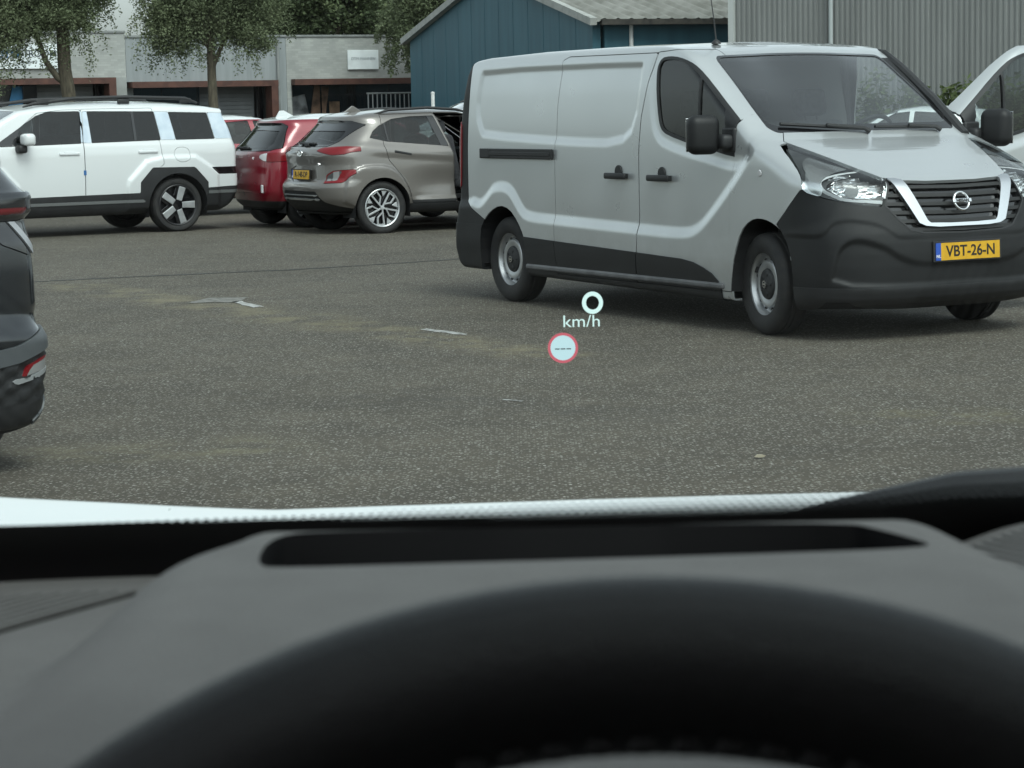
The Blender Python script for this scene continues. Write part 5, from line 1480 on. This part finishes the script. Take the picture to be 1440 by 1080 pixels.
part('body', slab(r_, 0, .012), BRONZE, kona)
sf = B(); sf.prism([(-.10, 1.49), (.02, 1.575), (.045, 1.57), (.16, 1.50)], -.012, .012, bev=.006)
sf.done('roof_fin', BRONZE, kona)
for sg in (-1, 1):
    rr = B(); rr.tube([(.05, sg*.575, 1.465), (.25, sg*.575, 1.515), (.8, sg*.575, 1.535), (1.2, sg*.575, 1.505), (1.5, sg*.575, 1.43)], [.008, .018, .018, .018, .008], 8)
    rr.done('roof_rail', BLACK_PL, kona, True)
cabin(kona, -.45, 2.2, .66, .42, [(1.15, .36, .48), (1.15, -.36, .48), (.2, 0, 1.2)])
db = B(); db.box((1.95, 0, .92), (.45, 1.3, .2), bev=.06, seg=2); db.done('dashboard', GREY_PL, kona)
for X_ in (0, 2.6):
    alloy('wheel', kona, (X_, .755, .315), R(180), .335, .235, .215, 'kona')
    alloy('wheel', kona, (X_, -.755, .315), 0, .335, .235, .215, 'kona')
# ---------------------------------------------------------------- small red hatchback with a white roof
REDP = paint('hatch_red', (.21, .004, .016), .15, .3, 1., .05)
R_TOP = [(-.36, 1.335), (-.38, 1.37), (-.26, 1.415), (0, 1.455), (.4, 1.485), (.8, 1.485), (1.15, 1.44), (1.5, 1.33), (1.95, 1.06), (2.3, .99), (2.75, .90)]
R_REAR = [(.24, -.45), (.34, -.55), (.5, -.60), (.72, -.59), (.95, -.575), (1.03, -.545), (1.1, -.48), (1.22, -.38), (1.335, -.28)]
R_FRONT = [(.24, 2.85), (.4, 2.96), (.6, 2.97), (.8, 2.9), (.88, 2.78)]
R_W = [(.24, .74), (.35, .80), (.5, .83), (.75, .838), (.95, .83), (1.04, .80), (1.15, .745), (1.3, .68), (1.4, .62), (1.45, .54), (1.49, .4)]
RA1 = [(0, .29, .33), (2.425, .29, .33)]
def _r_relief(x, z): return .02*ss(.02, -.02, np.minimum(np.hypot(x, z-.29), np.hypot(x-2.425, z-.29))-.38)
rm, rF = car_skin(R_TOP, R_REAR, R_W, R_FRONT, .75, .28, 3., 3., .026, _r_relief, .06, .03)
REDPOS, REDYAW = None, None
REDPOS, REDYAW = (-2.96, 31.545, 0), .4538
def hatch(name, pos, yaw, body_mat, roof_mat, label):
    o = empty(name, pos, yaw, label, 'car', None)
    A_ = [(0, .29, .335), (2.425, .29, .335)]
    r_ = arch_cut(rm, A_)
    und, r_ = clip(r_, lambda X, Y, Z: np.maximum(Z-.27, np.abs(Y)-.74))
    part('underbody', und, UNDER, o); housings(o, A_, .83)
    rs, r_ = cut(r_, rearface([(-.2, 1.375), (.50, 1.37), (.60, 1.33), (.74, 1.12), (.79, 1.045), (.66, 1.01), (-.2, 1.005)], 0, .10), .002)
    gl, rs = clip(rs, lambda X, Y, Z: sdp(np.abs(Y), Z, np.array([(-.2, 1.285), (.545, 1.265), (.635, 1.10), (.60, 1.035), (-.2, 1.025)])))
    part('rear_window', offset(gl, -.003), GLASS_TINT, o)
    part('spoiler', slab(rs, .004, .02), GLOSS_BLACK, o)
    B().box((-.545, .15, 1.05), (.05, .42, .03), bev=.01).done('rear_wiper', BLACK_PL, o)
    for sg in (-1, 1):
        t1, r_ = cut(r_, lambda X, Y, Z: np.maximum(np.maximum(sdp(Y*sg, Z, chaikin([(.46, .925), (.50, .965), (.62, .985), (.92, .995), (.92, .90), (.80, .868), (.64, .875)], 1)), X+.22), -Y*sg), .002)
        a_, b_ = clip(t1, lambda X, Y, Z: Y*sg-.66)
        part('tail_light', slab(b_, .006, .02), RED_LENS, o)
        part('reversing_light', slab(a_, .006, .02), CLEAR_LENS, o)
        rw, r_ = cut(r_, lambda X, Y, Z: np.maximum(sdp(X, Z, np.array([(.12, 1.13), (.30, 1.355), (.92, 1.40), (.98, 1.05), (.16, 1.07)])), .3-Y*sg), .002)
        fw, r_ = cut(r_, lambda X, Y, Z: np.maximum(sdp(X, Z, np.array([(1.05, 1.04), (1.0, 1.40), (1.25, 1.375), (1.85, 1.045)])), .3-Y*sg), .002)
        part('rear_side_window', offset(rw, -.004), GLASS_TINT, o); part('front_side_window', offset(fw, -.004), GLASS_TINT, o)
        B().box((1.75, sg*.90, 1.05), (.11, .18, .12), bev=.04, seg=2).done('mirror', roof_mat, o, True, 60)
        for hx in (.3, 1.2): B().box((hx, sg*.832, .93), (.2, .03, .03), bev=.008).done('door_handle', body_mat, o)
    ws_, r_ = cut(r_, lambda X, Y, Z: np.maximum(np.maximum(np.abs(Y)-.62, np.maximum(Z-1.41, 1.06-Z)), 1.2-X), .002)
    part('windscreen', offset(ws_, -.003), GLASS_CLEAR, o)
    sm, r_ = cut(r_, lambda X, Y, Z: np.minimum(np.abs(sdp(np.abs(Y), Z, np.array([(-.2, 1.1), (.62, 1.1), (.62, .60), (.55, .46), (-.2, .46)])))+9*(X > -.3), 9)-.003, .0)
    rf, r_ = clip(r_, lambda X, Y, Z: 1.395+.03*np.abs(Y)-Z)
    part('roof', slab(rf, .001, .01), roof_mat, o)
    lb, r_ = clip(r_, lambda X, Y, Z: np.maximum(Z-.36, X+.1))
    part('rear_bumper_trim', slab(lb, .003, .01), BLACK_PL, o)
    for sg in (-1, 1):
        B().box((-.575, sg*.60, .52), (.03, .05, .11), bev=.01).done('reflector', CLEAR_LENS, o)
    part('body', slab(r_, 0, .012), body_mat, o)
    sf = B(); sf.prism([(-.14, 1.43), (-.08, 1.53), (-.02, 1.535), (.12, 1.46)], -.013, .013, bev=.006)
    sf.done('roof_fin', roof_mat, o)
    cabin(o, -.4, 1.9, .62, .4, [(1.0, .34, .46), (1.0, -.34, .46), (.15, 0, 1.1)])
    B().box((1.72, 0, .9), (.4, 1.2, .2), bev=.06, seg=2).done('dashboard', GREY_PL, o)
    for X_ in (0, 2.425):
        alloy('wheel', o, (X_, .71, .29), R(180), .29, .20, .18, 'slab5'); alloy('wheel', o, (X_, -.71, .29), 0, .29, .20, .18, 'slab5')
    return o
red = hatch('hatchback_car', REDPOS, REDYAW, REDP, WHITE, 'dark red hatchback with white roof, between the white car and the bronze crossover')
text_obj('lettering', 'HYUNDAI', CHROME, Matrix.Translation((-.60, .33, .925)) @ Matrix.Rotation(R(-90), 4, 'Z') @ Matrix.Rotation(R(90), 4, 'X'), .045, red, .002)
text_obj('lettering', 'i10', CHROME, Matrix.Translation((-.60, -.36, .915)) @ Matrix.Rotation(R(-90), 4, 'Z') @ Matrix.Rotation(R(90), 4, 'X'), .06, red, .002)
# ---------------------------------------------------------------- dark grey car at the left edge
D_TOP = [(-.50, 1.57), (-.52, 1.60), (-.35, 1.635), (0, 1.66), (.6, 1.67), (1.2, 1.65), (1.7, 1.57), (2.55, 1.13), (2.9, 1.07), (3.4, .98)]
D_REAR = [(.17, -.84), (.21, -.885), (.30, -.915), (.5, -.945), (.6, -.955), (.64, -.92), (.70, -.89), (.84, -.89), (.98, -.885), (1.10, -.86), (1.125, -.875), (1.19, -.875), (1.215, -.84), (1.3, -.74), (1.45, -.58), (1.57, -.45)]
D_FRONT = [(.17, 3.5), (.4, 3.58), (.6, 3.6), (.85, 3.55), (.98, 3.42)]
D_W = [(.17, .84), (.21, .895), (.30, .925), (.57, .932), (.61, .915), (.66, .905), (.72, .92), (.84, .917), (.97, .905), (1.09, .89), (1.125, .915), (1.185, .915), (1.215, .89), (1.33, .83), (1.5, .72), (1.6, .64), (1.67, .5)]
DA1 = [(0, .35, .39), (2.68, .35, .39)]
dm, dF = car_skin(D_TOP, D_REAR, D_W, D_FRONT, .8, .32, 3., 3.2, .022, None, .06, .03)
DPOS, DYAW = (-3.19, 10.239, 0), 2.1293
DARKP = paint('dark_grey_paint', (.012, .0145, .018), .35, .2, 1., .1)
dark = empty('dark_suv', DPOS, DYAW, 'dark grey car cut off by the left edge, rear corner with red light bar', 'car')
DA_ = [(0, .35, .40), (2.68, .35, .40)]
r_ = arch_cut(dm, DA_)
und, r_ = clip(r_, lambda X, Y, Z: np.maximum(Z-.195, np.abs(Y)-.85))
part('underbody', und, UNDER, dark); housings(dark, DA_, .91)
SMOKE = mat('smoked_lens', (.012, .012, .014), .08, coat=1)
bar, r_ = cut(r_, lambda X, Y, Z: np.maximum(np.maximum(1.085-Z, Z-1.20), X+.60), .002)
redst, bar = clip(bar, lambda X, Y, Z: np.maximum(np.abs(Z-1.128)-.014, np.abs(Y)-.865))
sh, bar = clip(bar, lambda X, Y, Z: np.maximum(1.172-Z, -9))
lb_ = part('tail_light_bar', slab(bar, .006, .02), SMOKE, dark)
part('red_strip', slab(redst, .002, .02), mat('dim_red', (.16, .01, .015), .2, coat=1), lb_)
part('bar_edge', slab(sh, .010, .02), DARKP, lb_)
for sg in (-1, 1):
    fg, r_ = cut(r_, lambda X, Y, Z: np.maximum(np.maximum(sdp(Y*sg, Z, np.array([(.60, 1.084), (1.0, 1.084), (1.0, .955), (.86, .935), (.72, .985)])), X+.55), -Y*sg), .002)
    s1, fg = clip(fg, lambda X, Y, Z: sdl(Y*sg, Z, [(.765, 1.09), (.89, .95)])-.013)
    fo = part('tail_light', slab(fg, .004, .02), SMOKE, dark)
    part('light_blade', slab(s1, .012, .02), mat('blade_grey', (.32, .33, .35), .3), fo)
bl, r_ = cut(r_, lambda X, Y, Z: np.maximum(Z-np.interp(np.abs(Y), [0, .5, .75, .93], [.49, .53, .565, .635]), X-.0), .002)
lip, bl = clip(bl, lambda X, Y, Z: -(Z-np.interp(np.abs(Y), [0, .5, .75, .93], [.42, .455, .49, .545])))
part('rear_bumper_lip', slab(lip, .012, .02), mat('bumper_mid_grey', (.075, .082, .088), .45), dark)
for sg in (-1, 1):
    rf_, bl = clip(bl, lambda X, Y, Z: np.maximum(np.maximum(sdp(Y*sg, Z, np.array([(.755, .425), (.80, .475), (.96, .52), (.96, .46), (.765, .425)])), X+.4), -Y*sg))
    rr_, ww_ = clip(rf_, lambda X, Y, Z: sdp(Y*sg, Z, np.array([(.755, .42), (.79, .48), (.96, .53), (.96, .51), (.815, .47), (.785, .425)])))
    ro = part('reflector', slab(ww_, .004, .02), mat('reflector_grey', (.24, .24, .24), .25, coat=.5), dark)
    part('red_edge', slab(rr_, .004, .02), RED_LENS, ro)
    ws_, bl = clip(bl, lambda X, Y, Z: np.maximum(sdl(Y*sg, Z, [(.73, .405), (.85, .425), (.95, .46), (1.0, .47)])-.011, X+.35))
    part('bumper_strip', slab(ws_, .006, .02), mat('strip_grey', (.25, .26, .265), .4), dark)
    sk, bl = clip(bl, lambda X, Y, Z: np.maximum(sdl(Y*sg, Z, [(.95, .43), (.94, .34), (.91, .27), (.84, .215)])-.009, X+.1))
    part('skid_edge', slab(sk, .008, .02), bpy.data.materials['bumper_mid_grey'], dark)
dg = .022*((np.abs(((bl.V[:, 1]*7+bl.V[:, 2]*13) % 1)-.5)+np.abs(((bl.V[:, 1]*7-bl.V[:, 2]*13) % 1)-.5))-.5)*((bl.V[:, 2] > .31) & (bl.V[:, 0] < -.5))
bl2 = offset(bl, dg)
tri = bl2.V[bl2.T]
part('rear_bumper', Mesh(bl2.V, None, bl2.T), BLACK_PL, dark)
rg, r_ = cut(r_, rearface([(-.2, 1.55), (.50, 1.54), (.66, 1.40), (.74, 1.235), (-.2, 1.235)], 0, -.1), .002)
part('rear_window', offset(rg, -.003), GLASS_DARK, dark)
for sg in (-1, 1):
    sw_, r_ = cut(r_, lambda X, Y, Z: np.maximum(sdp(X, Z, np.array([(-.1, 1.22), (.2, 1.48), (1.5, 1.53), (2.35, 1.13), (.3, 1.13)])), .3-Y*sg), .002)
    part('side_window', offset(sw_, -.004), GLASS_DARK, dark)
    hs_, r_ = cut(r_, lambda X, Y, Z: np.maximum(np.abs(sdp(X, Z, np.array([(.35, 1.1), (.32, .85), (.5, .4), (1.3, .4), (1.3, 1.1)])))-.003, .4-Y*sg), 0)
wsd, r_ = cut(r_, lambda X, Y, Z: np.maximum(np.maximum(np.abs(Y)-.70, np.maximum(Z-1.57, 1.13-Z)), 1.5-X), .002)
part('windscreen', offset(wsd, -.003), GLASS_DARK, dark)
part('body', slab(r_, 0, .012), DARKP, dark)
cabin(dark, -.5, 2.3, .70, .5, [(1.2, .38, .5), (1.2, -.38, .5), (.2, 0, 1.3)])
for X_ in (0, 2.68):
    alloy('wheel', dark, (X_, .80, .35), R(180), .355, .255, .23, 'slab5'); alloy('wheel', dark, (X_, -.80, .35), 0, .355, .255, .23, 'slab5')
# ---------------------------------------------------------------- further parked cars
red2 = copy_tree(red); red2.location = (-5.0, 35.6, 0); red2.rotation_euler = (0, 0, R(27))
red2['label'] = 'second red hatchback with a white roof, mostly hidden behind the white car'
wh = hatch('hatchback_car', (7.35, 37.5, 0), R(172), paint('hatch_white', (.72, .75, .76), 0, .4), bpy.data.materials['suv_white'], 'white hatchback behind the van, seen through its windscreen')
wh.scale = (.95, .95, .95)
suv2 = copy_tree(suv); suv2.location = (1.15, 47.5, 0); suv2.rotation_euler = (0, 0, R(195))
suv2['label'] = 'white car roof showing between the bronze crossover and the van'
dark2 = copy_tree(dark); dark2.location = (-8.1, 38., 0); dark2.rotation_euler = (0, 0, R(208))
dark2['label'] = 'dark car behind the white one, only its black roof showing'
# ---------------------------------------------------------------- the car the photo is taken from
DASH = noise_col(mat('dash_grey', (.089, .086, .083), .62, spec=.35), (.084, .081, .078), (.096, .093, .09), 30, bump=.25, bscale=700)
DASH_BLACK = mat('dash_black', (.004, .004, .0045), .6, spec=.15)
host = empty('own_car', (.37, 1.2, 0), 0, 'grey dashboard, black steering wheel and white bonnet edge nearest to the viewer', 'car')
HI = Matrix.Translation((-.37, -1.2, 0))
def hpart(name, me_or_mesh, m_=None, parent=None):
    if isinstance(me_or_mesh, Mesh): o = part(name, me_or_mesh, m_, parent or host)
    else: o = me_or_mesh; o.parent = parent or host
    if parent is None: o.matrix_parent_inverse = Matrix.Identity(4); o.location = HI.translation
    return o
# dashboard: a height field with a raised hood around the display well
def dz(X, Y):
    hl_ = ss(-.185, -.112, X-.02*ss(.84, .90, Y)); hr = ss(.235, .150, X-.10*(.85-Y))
    hump = hl_*hr*ss(.912, .893, Y)*ss(.42, .84, Y)
    z = 1.322+.0425*hump+.030*ss(.85, .50, Y)
    z = z-.30*ss(.47, .30, Y)**1.5-.05*ss(1.02, 1.12, Y)
    return z+.017*ss(.165, .235, X)+.008*ss(.4, .8, X)-.012*ss(-.16, -.5, X)
gx = np.linspace(-.60, 1.25, 420); gy = np.linspace(.30, 1.13, 200)
XX, YY = np.meshgrid(gx, gy, indexing='ij'); ZZ = dz(XX, YY)
e_ = .002
nx_ = -(dz(XX+e_, YY)-dz(XX-e_, YY))/(2*e_); ny_ = -(dz(XX, YY+e_)-dz(XX, YY-e_))/(2*e_)
Nn = np.stack([nx_, ny_, np.ones_like(nx_)], -1); Nn /= np.linalg.norm(Nn, axis=-1)[..., None]
ii = np.arange(len(gx)*len(gy)).reshape(len(gx), len(gy))
a_, b_, c_, d_ = ii[:-1, :-1].ravel(), ii[1:, :-1].ravel(), ii[1:, 1:].ravel(), ii[:-1, 1:].ravel()
dashm = Mesh(np.stack([XX, YY, ZZ], -1).reshape(-1, 3), Nn.reshape(-1, 3), np.vstack([np.stack([a_, b_, c_], 1), np.stack([a_, c_, d_], 1)]))
WELL = chaikin([(-.0935, .822), (-.0935, .886), (-.07, .8925), (.126, .8925), (.139, .870), (.152, .842), (.148, .834), (.10, .828), (-.05, .820), (-.08, .819)], 2)
well, dashm = clip(dashm, lambda X, Y, Z: sdp(X, Y, WELL))
dash = hpart('dashboard', dashm, DASH)
wl_ = slab(well, -.065, 0)
hpart('display_well', Mesh(wl_.V, None, wl_.T), DASH_BLACK)
rim_b = B()
rp = [Vector((p[0], p[1], float(dz(np.array(p[0]), np.array(p[1])))-.0005)) for p in WELL]
rim_b.tube(rp+[rp[0]], .0012, 6, False)
rim_b.bm.free()
# ribbed defroster outlets
def on_dash(x0, x1, y0, y1, shr, lift, nx, ny):
    "a patch lying on the dashboard skin"
    U, V = np.meshgrid(np.linspace(0, 1, nx), np.linspace(0, 1, ny), indexing='ij')
    Yp = y0+(y1-y0)*V; Xp = x0+(x1-x0)*U+shr*V
    P = np.stack([Xp, Yp, dz(Xp, Yp)+lift], -1).reshape(-1, 3)
    k = np.arange(nx*ny).reshape(nx, ny)
    a, b, c, d = k[:-1, :-1].ravel(), k[1:, :-1].ravel(), k[1:, 1:].ravel(), k[:-1, 1:].ravel()
    return Mesh(P, np.tile([0., 0, 1], (len(P), 1)), np.vstack([np.stack([a, b, c], 1), np.stack([a, c, d], 1)]))
for x0_, x1_, y0_, y1_, n_, shr in ((-.48, -.235, .872, .985, 30, .075), (.185, .62, .925, 1.005, 105, -.02)):
    hpart('defroster_slot', slab(on_dash(x0_, x1_, y0_, y1_, shr, .0004, 24, 10), .0002, .001), DASH_BLACK)
    bars = [slab(on_dash(x0_+(x1_-x0_)*(k+.25)/n_, x0_+(x1_-x0_)*(k+.75)/n_, y0_, y1_, shr, .001, 2, 10), .0012, .001) for k in range(n_)]
    hpart('defroster_grille', merge(*bars), DASH)
# windscreen with its dotted black border
SL = math.radians(31.5)
WB0 = Vector((.37, 1.13, 1.292)); WU = Vector((1, 0, 0)); WV = Vector((0, -math.cos(SL), math.sin(SL)))
def screen_material():
    m = glass('own_windscreen', (.82, .935, .92), .35)
    out = m.node_tree.nodes['Material Output']; base = out.inputs[0].links[0].from_socket
    uv = nd(m, 'ShaderNodeUVMap'); sx = nd(m, 'ShaderNodeSeparateXYZ'); ln(m, uv.outputs[0], sx.inputs[0])
    PITCHD = .0043
    global FR0
    def mth(op, a, b=None, c=None):
        n = nd(m, 'ShaderNodeMath', operation=op)
        for i, v in enumerate((a, b, c)):
            if v is None: continue
            if isinstance(v, (int, float)): n.inputs[i].default_value = v
            else: ln(m, v, n.inputs[i])
        return n.outputs[0]
    u, v = sx.outputs[0], sx.outputs[1]
    vr = mth('DIVIDE', v, PITCHD*.866)
    row = mth('FLOOR', vr)
    odd = mth('MULTIPLY', mth('MODULO', row, 2.), .5)
    ur = mth('ADD', mth('DIVIDE', u, PITCHD), odd)
    fu = mth('SUBTRACT', mth('FRACT', ur), .5); fv = mth('MULTIPLY', mth('SUBTRACT', mth('FRACT', vr), .5), .866)
    d = mth('SQRT', mth('ADD', mth('MULTIPLY', fu, fu), mth('MULTIPLY', fv, fv)))
    f0_ = nd(m, 'ShaderNodeMapRange'); f0_.inputs['From Min'].default_value = -.62; f0_.inputs['From Max'].default_value = -.37; f0_.inputs['To Min'].default_value = .106; f0_.inputs['To Max'].default_value = .0925; ln(m, u, f0_.inputs['Value'])
    FR0 = f0_.outputs[0]
    fe_ = nd(m, 'ShaderNodeMapRange', interpolation_type='SMOOTHSTEP'); fe_.inputs['From Min'].default_value = -.50; fe_.inputs['From Max'].default_value = -.22; fe_.inputs['To Min'].default_value = .104; fe_.inputs['To Max'].default_value = .118; ln(m, u, fe_.inputs['Value'])
    FR1 = fe_.outputs[0]
    rr = nd(m, 'ShaderNodeMapRange'); ln(m, FR1, rr.inputs['From Max']); ln(m, FR0, rr.inputs['From Min']); rr.inputs['To Min'].default_value = .60; rr.inputs['To Max'].default_value = .14
    ln(m, v, rr.inputs['Value'])
    dot = mth('LESS_THAN', d, rr.outputs[0])
    inb = mth('LESS_THAN', v, FR1)
    solid = mth('LESS_THAN', v, FR0)
    f = mth('MAXIMUM', mth('MULTIPLY', dot, inb), solid)
    bl = nd(m, 'ShaderNodeBsdfPrincipled'); bl.inputs['Base Color'].default_value = (.012, .0125, .013, 1); bl.inputs['Roughness'].default_value = .6
    ms = nd(m, 'ShaderNodeMixShader'); ln(m, f, ms.inputs[0]); ln(m, base, ms.inputs[1]); ln(m, bl.outputs[0], ms.inputs[2])
    ln(m, ms.outputs[0], out.inputs[0])
    return m
FR0 = None
me = bpy.data.meshes.new('windscreen')
n_u, n_v = 24, 12
vs, fs, uvs = [], [], []
for i in range(n_u+1):
    for j in range(n_v+1):
        u = -.74+1.48*i/n_u; v = 1.03*j/n_v; w_ = u*(1-.14*v)
        p = WB0+WU*w_+WV*v+Vector((0, -.05*(w_/.74)**4, 0))
        vs.append(p); uvs.append((w_, v))
for i in range(n_u):
    for j in range(n_v):
        a = i*(n_v+1)+j; fs.append((a, a+n_v+1, a+n_v+2, a+1))
me.from_pydata([tuple(v) for v in vs], [], fs); me.update()
ul = me.uv_layers.new(name='UVMap')
for lp in me.loops: ul.data[lp.index].uv = uvs[lp.vertex_index]
for p_ in me.polygons: p_.use_smooth = True
hpart('windscreen', link('windscreen', me, screen_material()))
# black scuttle under the glass, bonnet and wings
sc_ = B(); sc_.box((.37, 1.19, 1.245), (1.5, .18, .03)); hpart('scuttle', sc_.done('scuttle', DASH_BLACK, None))
def bz(X, Y):
    x = np.abs(X-.37)
    z = 1.156-.034*ss(1.3, 2.42, Y)-2.2*np.clip((Y-2.40)/.5, 0, 2)**2
    z = z-.0095*(x/.8)**1.3+.026*np.clip((x-.62)/.30, 0, 1.2)**1.1*ss(3.2, 2.3, Y)-.30*np.clip((x-.92)/.2, 0, 2)**2
    return z
gx = np.linspace(-.56, 1.30, 200); gy = np.linspace(1.22, 2.80, 220)
XX, YY = np.meshgrid(gx, gy, indexing='ij'); ZZ = bz(XX, YY)
nx_ = -(bz(XX+e_, YY)-bz(XX-e_, YY))/(2*e_); ny_ = -(bz(XX, YY+e_)-bz(XX, YY-e_))/(2*e_)
Nn = np.stack([nx_, ny_, np.ones_like(nx_)], -1); Nn /= np.linalg.norm(Nn, axis=-1)[..., None]
ii = np.arange(len(gx)*len(gy)).reshape(len(gx), len(gy))
a_, b_, c_, d_ = ii[:-1, :-1].ravel(), ii[1:, :-1].ravel(), ii[1:, 1:].ravel(), ii[:-1, 1:].ravel()
bon = Mesh(np.stack([XX, YY, ZZ], -1).reshape(-1, 3), Nn.reshape(-1, 3), np.vstack([np.stack([a_, b_, c_], 1), np.stack([a_, c_, d_], 1)]))
OWNW = paint('own_white', (.62, .64, .63), 0, .35)
gapf = lambda X, Y, Z: np.abs(np.abs(X-.37)-.735+.05*ss(2.2, 2.8, Y))-.0008
hood_, rest_ = clip(bon, lambda X, Y, Z: np.abs(X-.37)-.7342+.05*ss(2.2, 2.8, Y))
_, wing_ = clip(rest_, gapf)
hpart('bonnet', slab(hood_, 0, .02), OWNW); 
for sg in (-1, 1): hpart('wing', slab(clip(wing_, lambda X, Y, Z: -sg*(X-.37))[0], 0, .4), OWNW)
# wiper parked on the right-hand part of the screen
wp = B()
p = [at(1060, 741, 1.30), at(1180, 716, 1.27), at(1270, 704, 1.245), at(1350, 692, 1.225), at(1460, 687, 1.20), at(1600, 694, 1.17)]
wp.tube(p, [.003, .006, .009, .011, .012, .012], 10)
q = [at(1160, 735, 1.29), at(1300, 716, 1.26), at(1460, 704, 1.22), at(1640, 700, 1.19)]
wp.tube(q, [.004, .007, .008, .008], 8)
hpart('wiper', wp.done('wiper', BLACK_PL, None, True))
# steering wheel
tl = R(25); WR, WT = .186, .0192
topc = at(893, 812, .50)
cw = topc-Vector((0, math.sin(tl), math.cos(tl)))*(WR+WT)
Mw = Matrix.Translation(cw) @ Matrix.Rotation(-tl, 4, 'X')       # local z = up in the wheel plane, local y = wheel axis
pts = [Mw @ Vector((WR*math.sin(a), 0, WR*math.cos(a))) for a in [math.pi+2*math.pi*k/120 for k in range(121)]]
b = B(); b.tube(pts, WT, 24, False)
LEATHER = noise_col(mat('black_leather', (.002, .0022, .0024), .45, spec=.3), (.0016, .0018, .002), (.0028, .003, .0032), 60, bump=.25, bscale=900)
so = empty('steering_wheel'); so.parent = host; so.location = HI.translation
b.done('rim', LEATHER, so, True)
b = B()
for k in range(116):
    a = 2*math.pi*k/116
    c = Mw @ Vector(((WR-WT*.93)*math.sin(a), -.006, (WR-WT*.93)*math.cos(a)))
    b.box((0, 0, 0), (.0065, .006, .005), bev=.002, M=Matrix.Translation(c) @ Matrix.Rotation(-tl, 4, 'X') @ Matrix.Rotation(a, 4, 'Y'))
b.done('stitching', LEATHER, so)
b = B()
b.box((0, .02, -.02), (.15, .05, .13), bev=.03, M=Mw, seg=3)
for a in (R(97), R(-97), R(180)):
    M = Mw @ Matrix.Rotation(a, 4, 'Y')
    b.prism([(-.022, .05), (-.018, WR-.005), (.018, WR-.005), (.022, .05)], .005, .025, M, .004, 1)
b.done('spokes', DASH_BLACK, so)
# roof, pillars, doors and seats: unseen cabin, its roof and dark back added to shade the steering wheel
HEADL = mat('headliner', (.10, .10, .095), .9)
cb = B()
cb.box((.37, -.85, 1.80), (1.34, 2.3, .05), bev=.02)
hpart('roof', cb.done('roof', HEADL, None))
for sg in (-1, 1):
    pb = B()
    pb.tube([WB0+WU*sg*.76+Vector((0, -.02, 0)), WB0+WU*sg*.66+WV*.98+Vector((0, -.03, 0)), (.37+sg*.66, -.1, 1.78)], .04, 8)
    pb.tube([(.37+sg*.70, -.45, .95), (.37+sg*.655, -.5, 1.78)], .05, 8)
    pb.tube([(.37+sg*.70, -1.5, .95), (.37+sg*.655, -1.75, 1.78)], .07, 8)
    hpart('pillar', pb.done('pillar', HEADL, None, True))
    hpart('door', B().box((.37+sg*.78, -.3, .66), (.12, 2.9, .62), bev=.03).done('door', OWNW, None))
for sg in (-1, 1): hpart('rear_side_window', B().box((.37+sg*.69, -1.15, 1.37), (.01, 1.45, .84)).done('rear_side_window', GLASS_DARK, None))  # dark panes out of view, added to keep light off the steering wheel
bk = B(); bk.box((.37, -1.95, 1.0), (1.4, .1, 1.5), bev=.04)
hpart('tailgate', bk.done('tailgate', DASH_BLACK, None))
fl = B(); fl.box((.37, -.2, .34), (1.5, 3.4, .06)); fl.box((.37, 1.25, .7), (1.5, .06, .9)); hpart('floor', fl.done('floor', DASH_BLACK, None))
for sx_ in (0.0, .74):
    se = B(); se.box((sx_, -.15, .62), (.5, .5, .18), bev=.06, seg=2).box((sx_, -.52, .95), (.5, .14, .62), bev=.06, seg=2).box((sx_, -.56, 1.36), (.27, .1, .18), bev=.045, seg=2)
    hpart('seat', se.done('seat', SEAT, None, True))
wb_ = B()
for wx in (-.40, 1.14):
    for wy in (2.0, -.85):
        wo = alloy('wheel', host, (0, 0, 0), 0, .34, .24, .22, 'slab5')
        wo.location = HI @ Vector((wx, wy, .34)); wo.rotation_euler = (0, 0, R(-90) if wx < 0 else R(90))

# ---------------------------------------------------------------- head-up display: lit figures hanging ahead of the screen
HUDW = mat('display_white', (0, 0, 0), .5, emit=(.80, 1.0, .97), es=.60)
HUDR = mat('display_red', (0, 0, 0), .5, emit=(.80, .12, .17), es=.5)
HUDP = mat('display_pale', (0, 0, 0), .5, emit=(.70, .93, 1.0), es=.52)
YD = 4.6; K = YD/3300*1.0
hud = empty('head_up_display', at(810, 460, YD), 0, 'glowing 0 km/h read-out above a round red-rimmed sign, ahead of the windscreen', 'display')
hud.rotation_euler = (R(90)-.14, 0, 0)
def hp(px, py): return Matrix.Translation(((px-810)*K, (460-py)*K, 0))
b = B(); RXm = Matrix.Rotation(R(90), 4, 'X')
b.lathe([(14.8*K, -.002), (14.8*K, .002), (9.2*K, .002), (9.2*K, -.002), (14.8*K, -.002)], 48, hp(834, 426) @ RXm @ Matrix.Diagonal((1, 1, 1.06, 1)))
b.done('speed_digit', HUDW, hud)
text_obj('unit_lettering', 'km/h', HUDW, hp(818, 452.5), 24*K, hud, .001, bold=-.0001, sx=1.12)
b = B(); b.lathe([(21.4*K, -.002), (21.4*K, .002), (17.6*K, .002), (17.6*K, -.002), (21.4*K, -.002)], 48, hp(791, 489) @ RXm); sr = b.done('sign_ring', HUDR, hud)
b = B(); b.lathe([(0, -.001), (17.6*K, -.001), (17.6*K, .001), (0, .001)], 48, hp(791, 489) @ RXm); b.done('sign_disc', HUDP, hud)
b = B()
for k in (-1, 0, 1): b.box(((791+8*k-810)*K, (460-490.5)*K, .002), (6.6*K, 1.5*K, .003))
b.done('dashes', INK, hud)
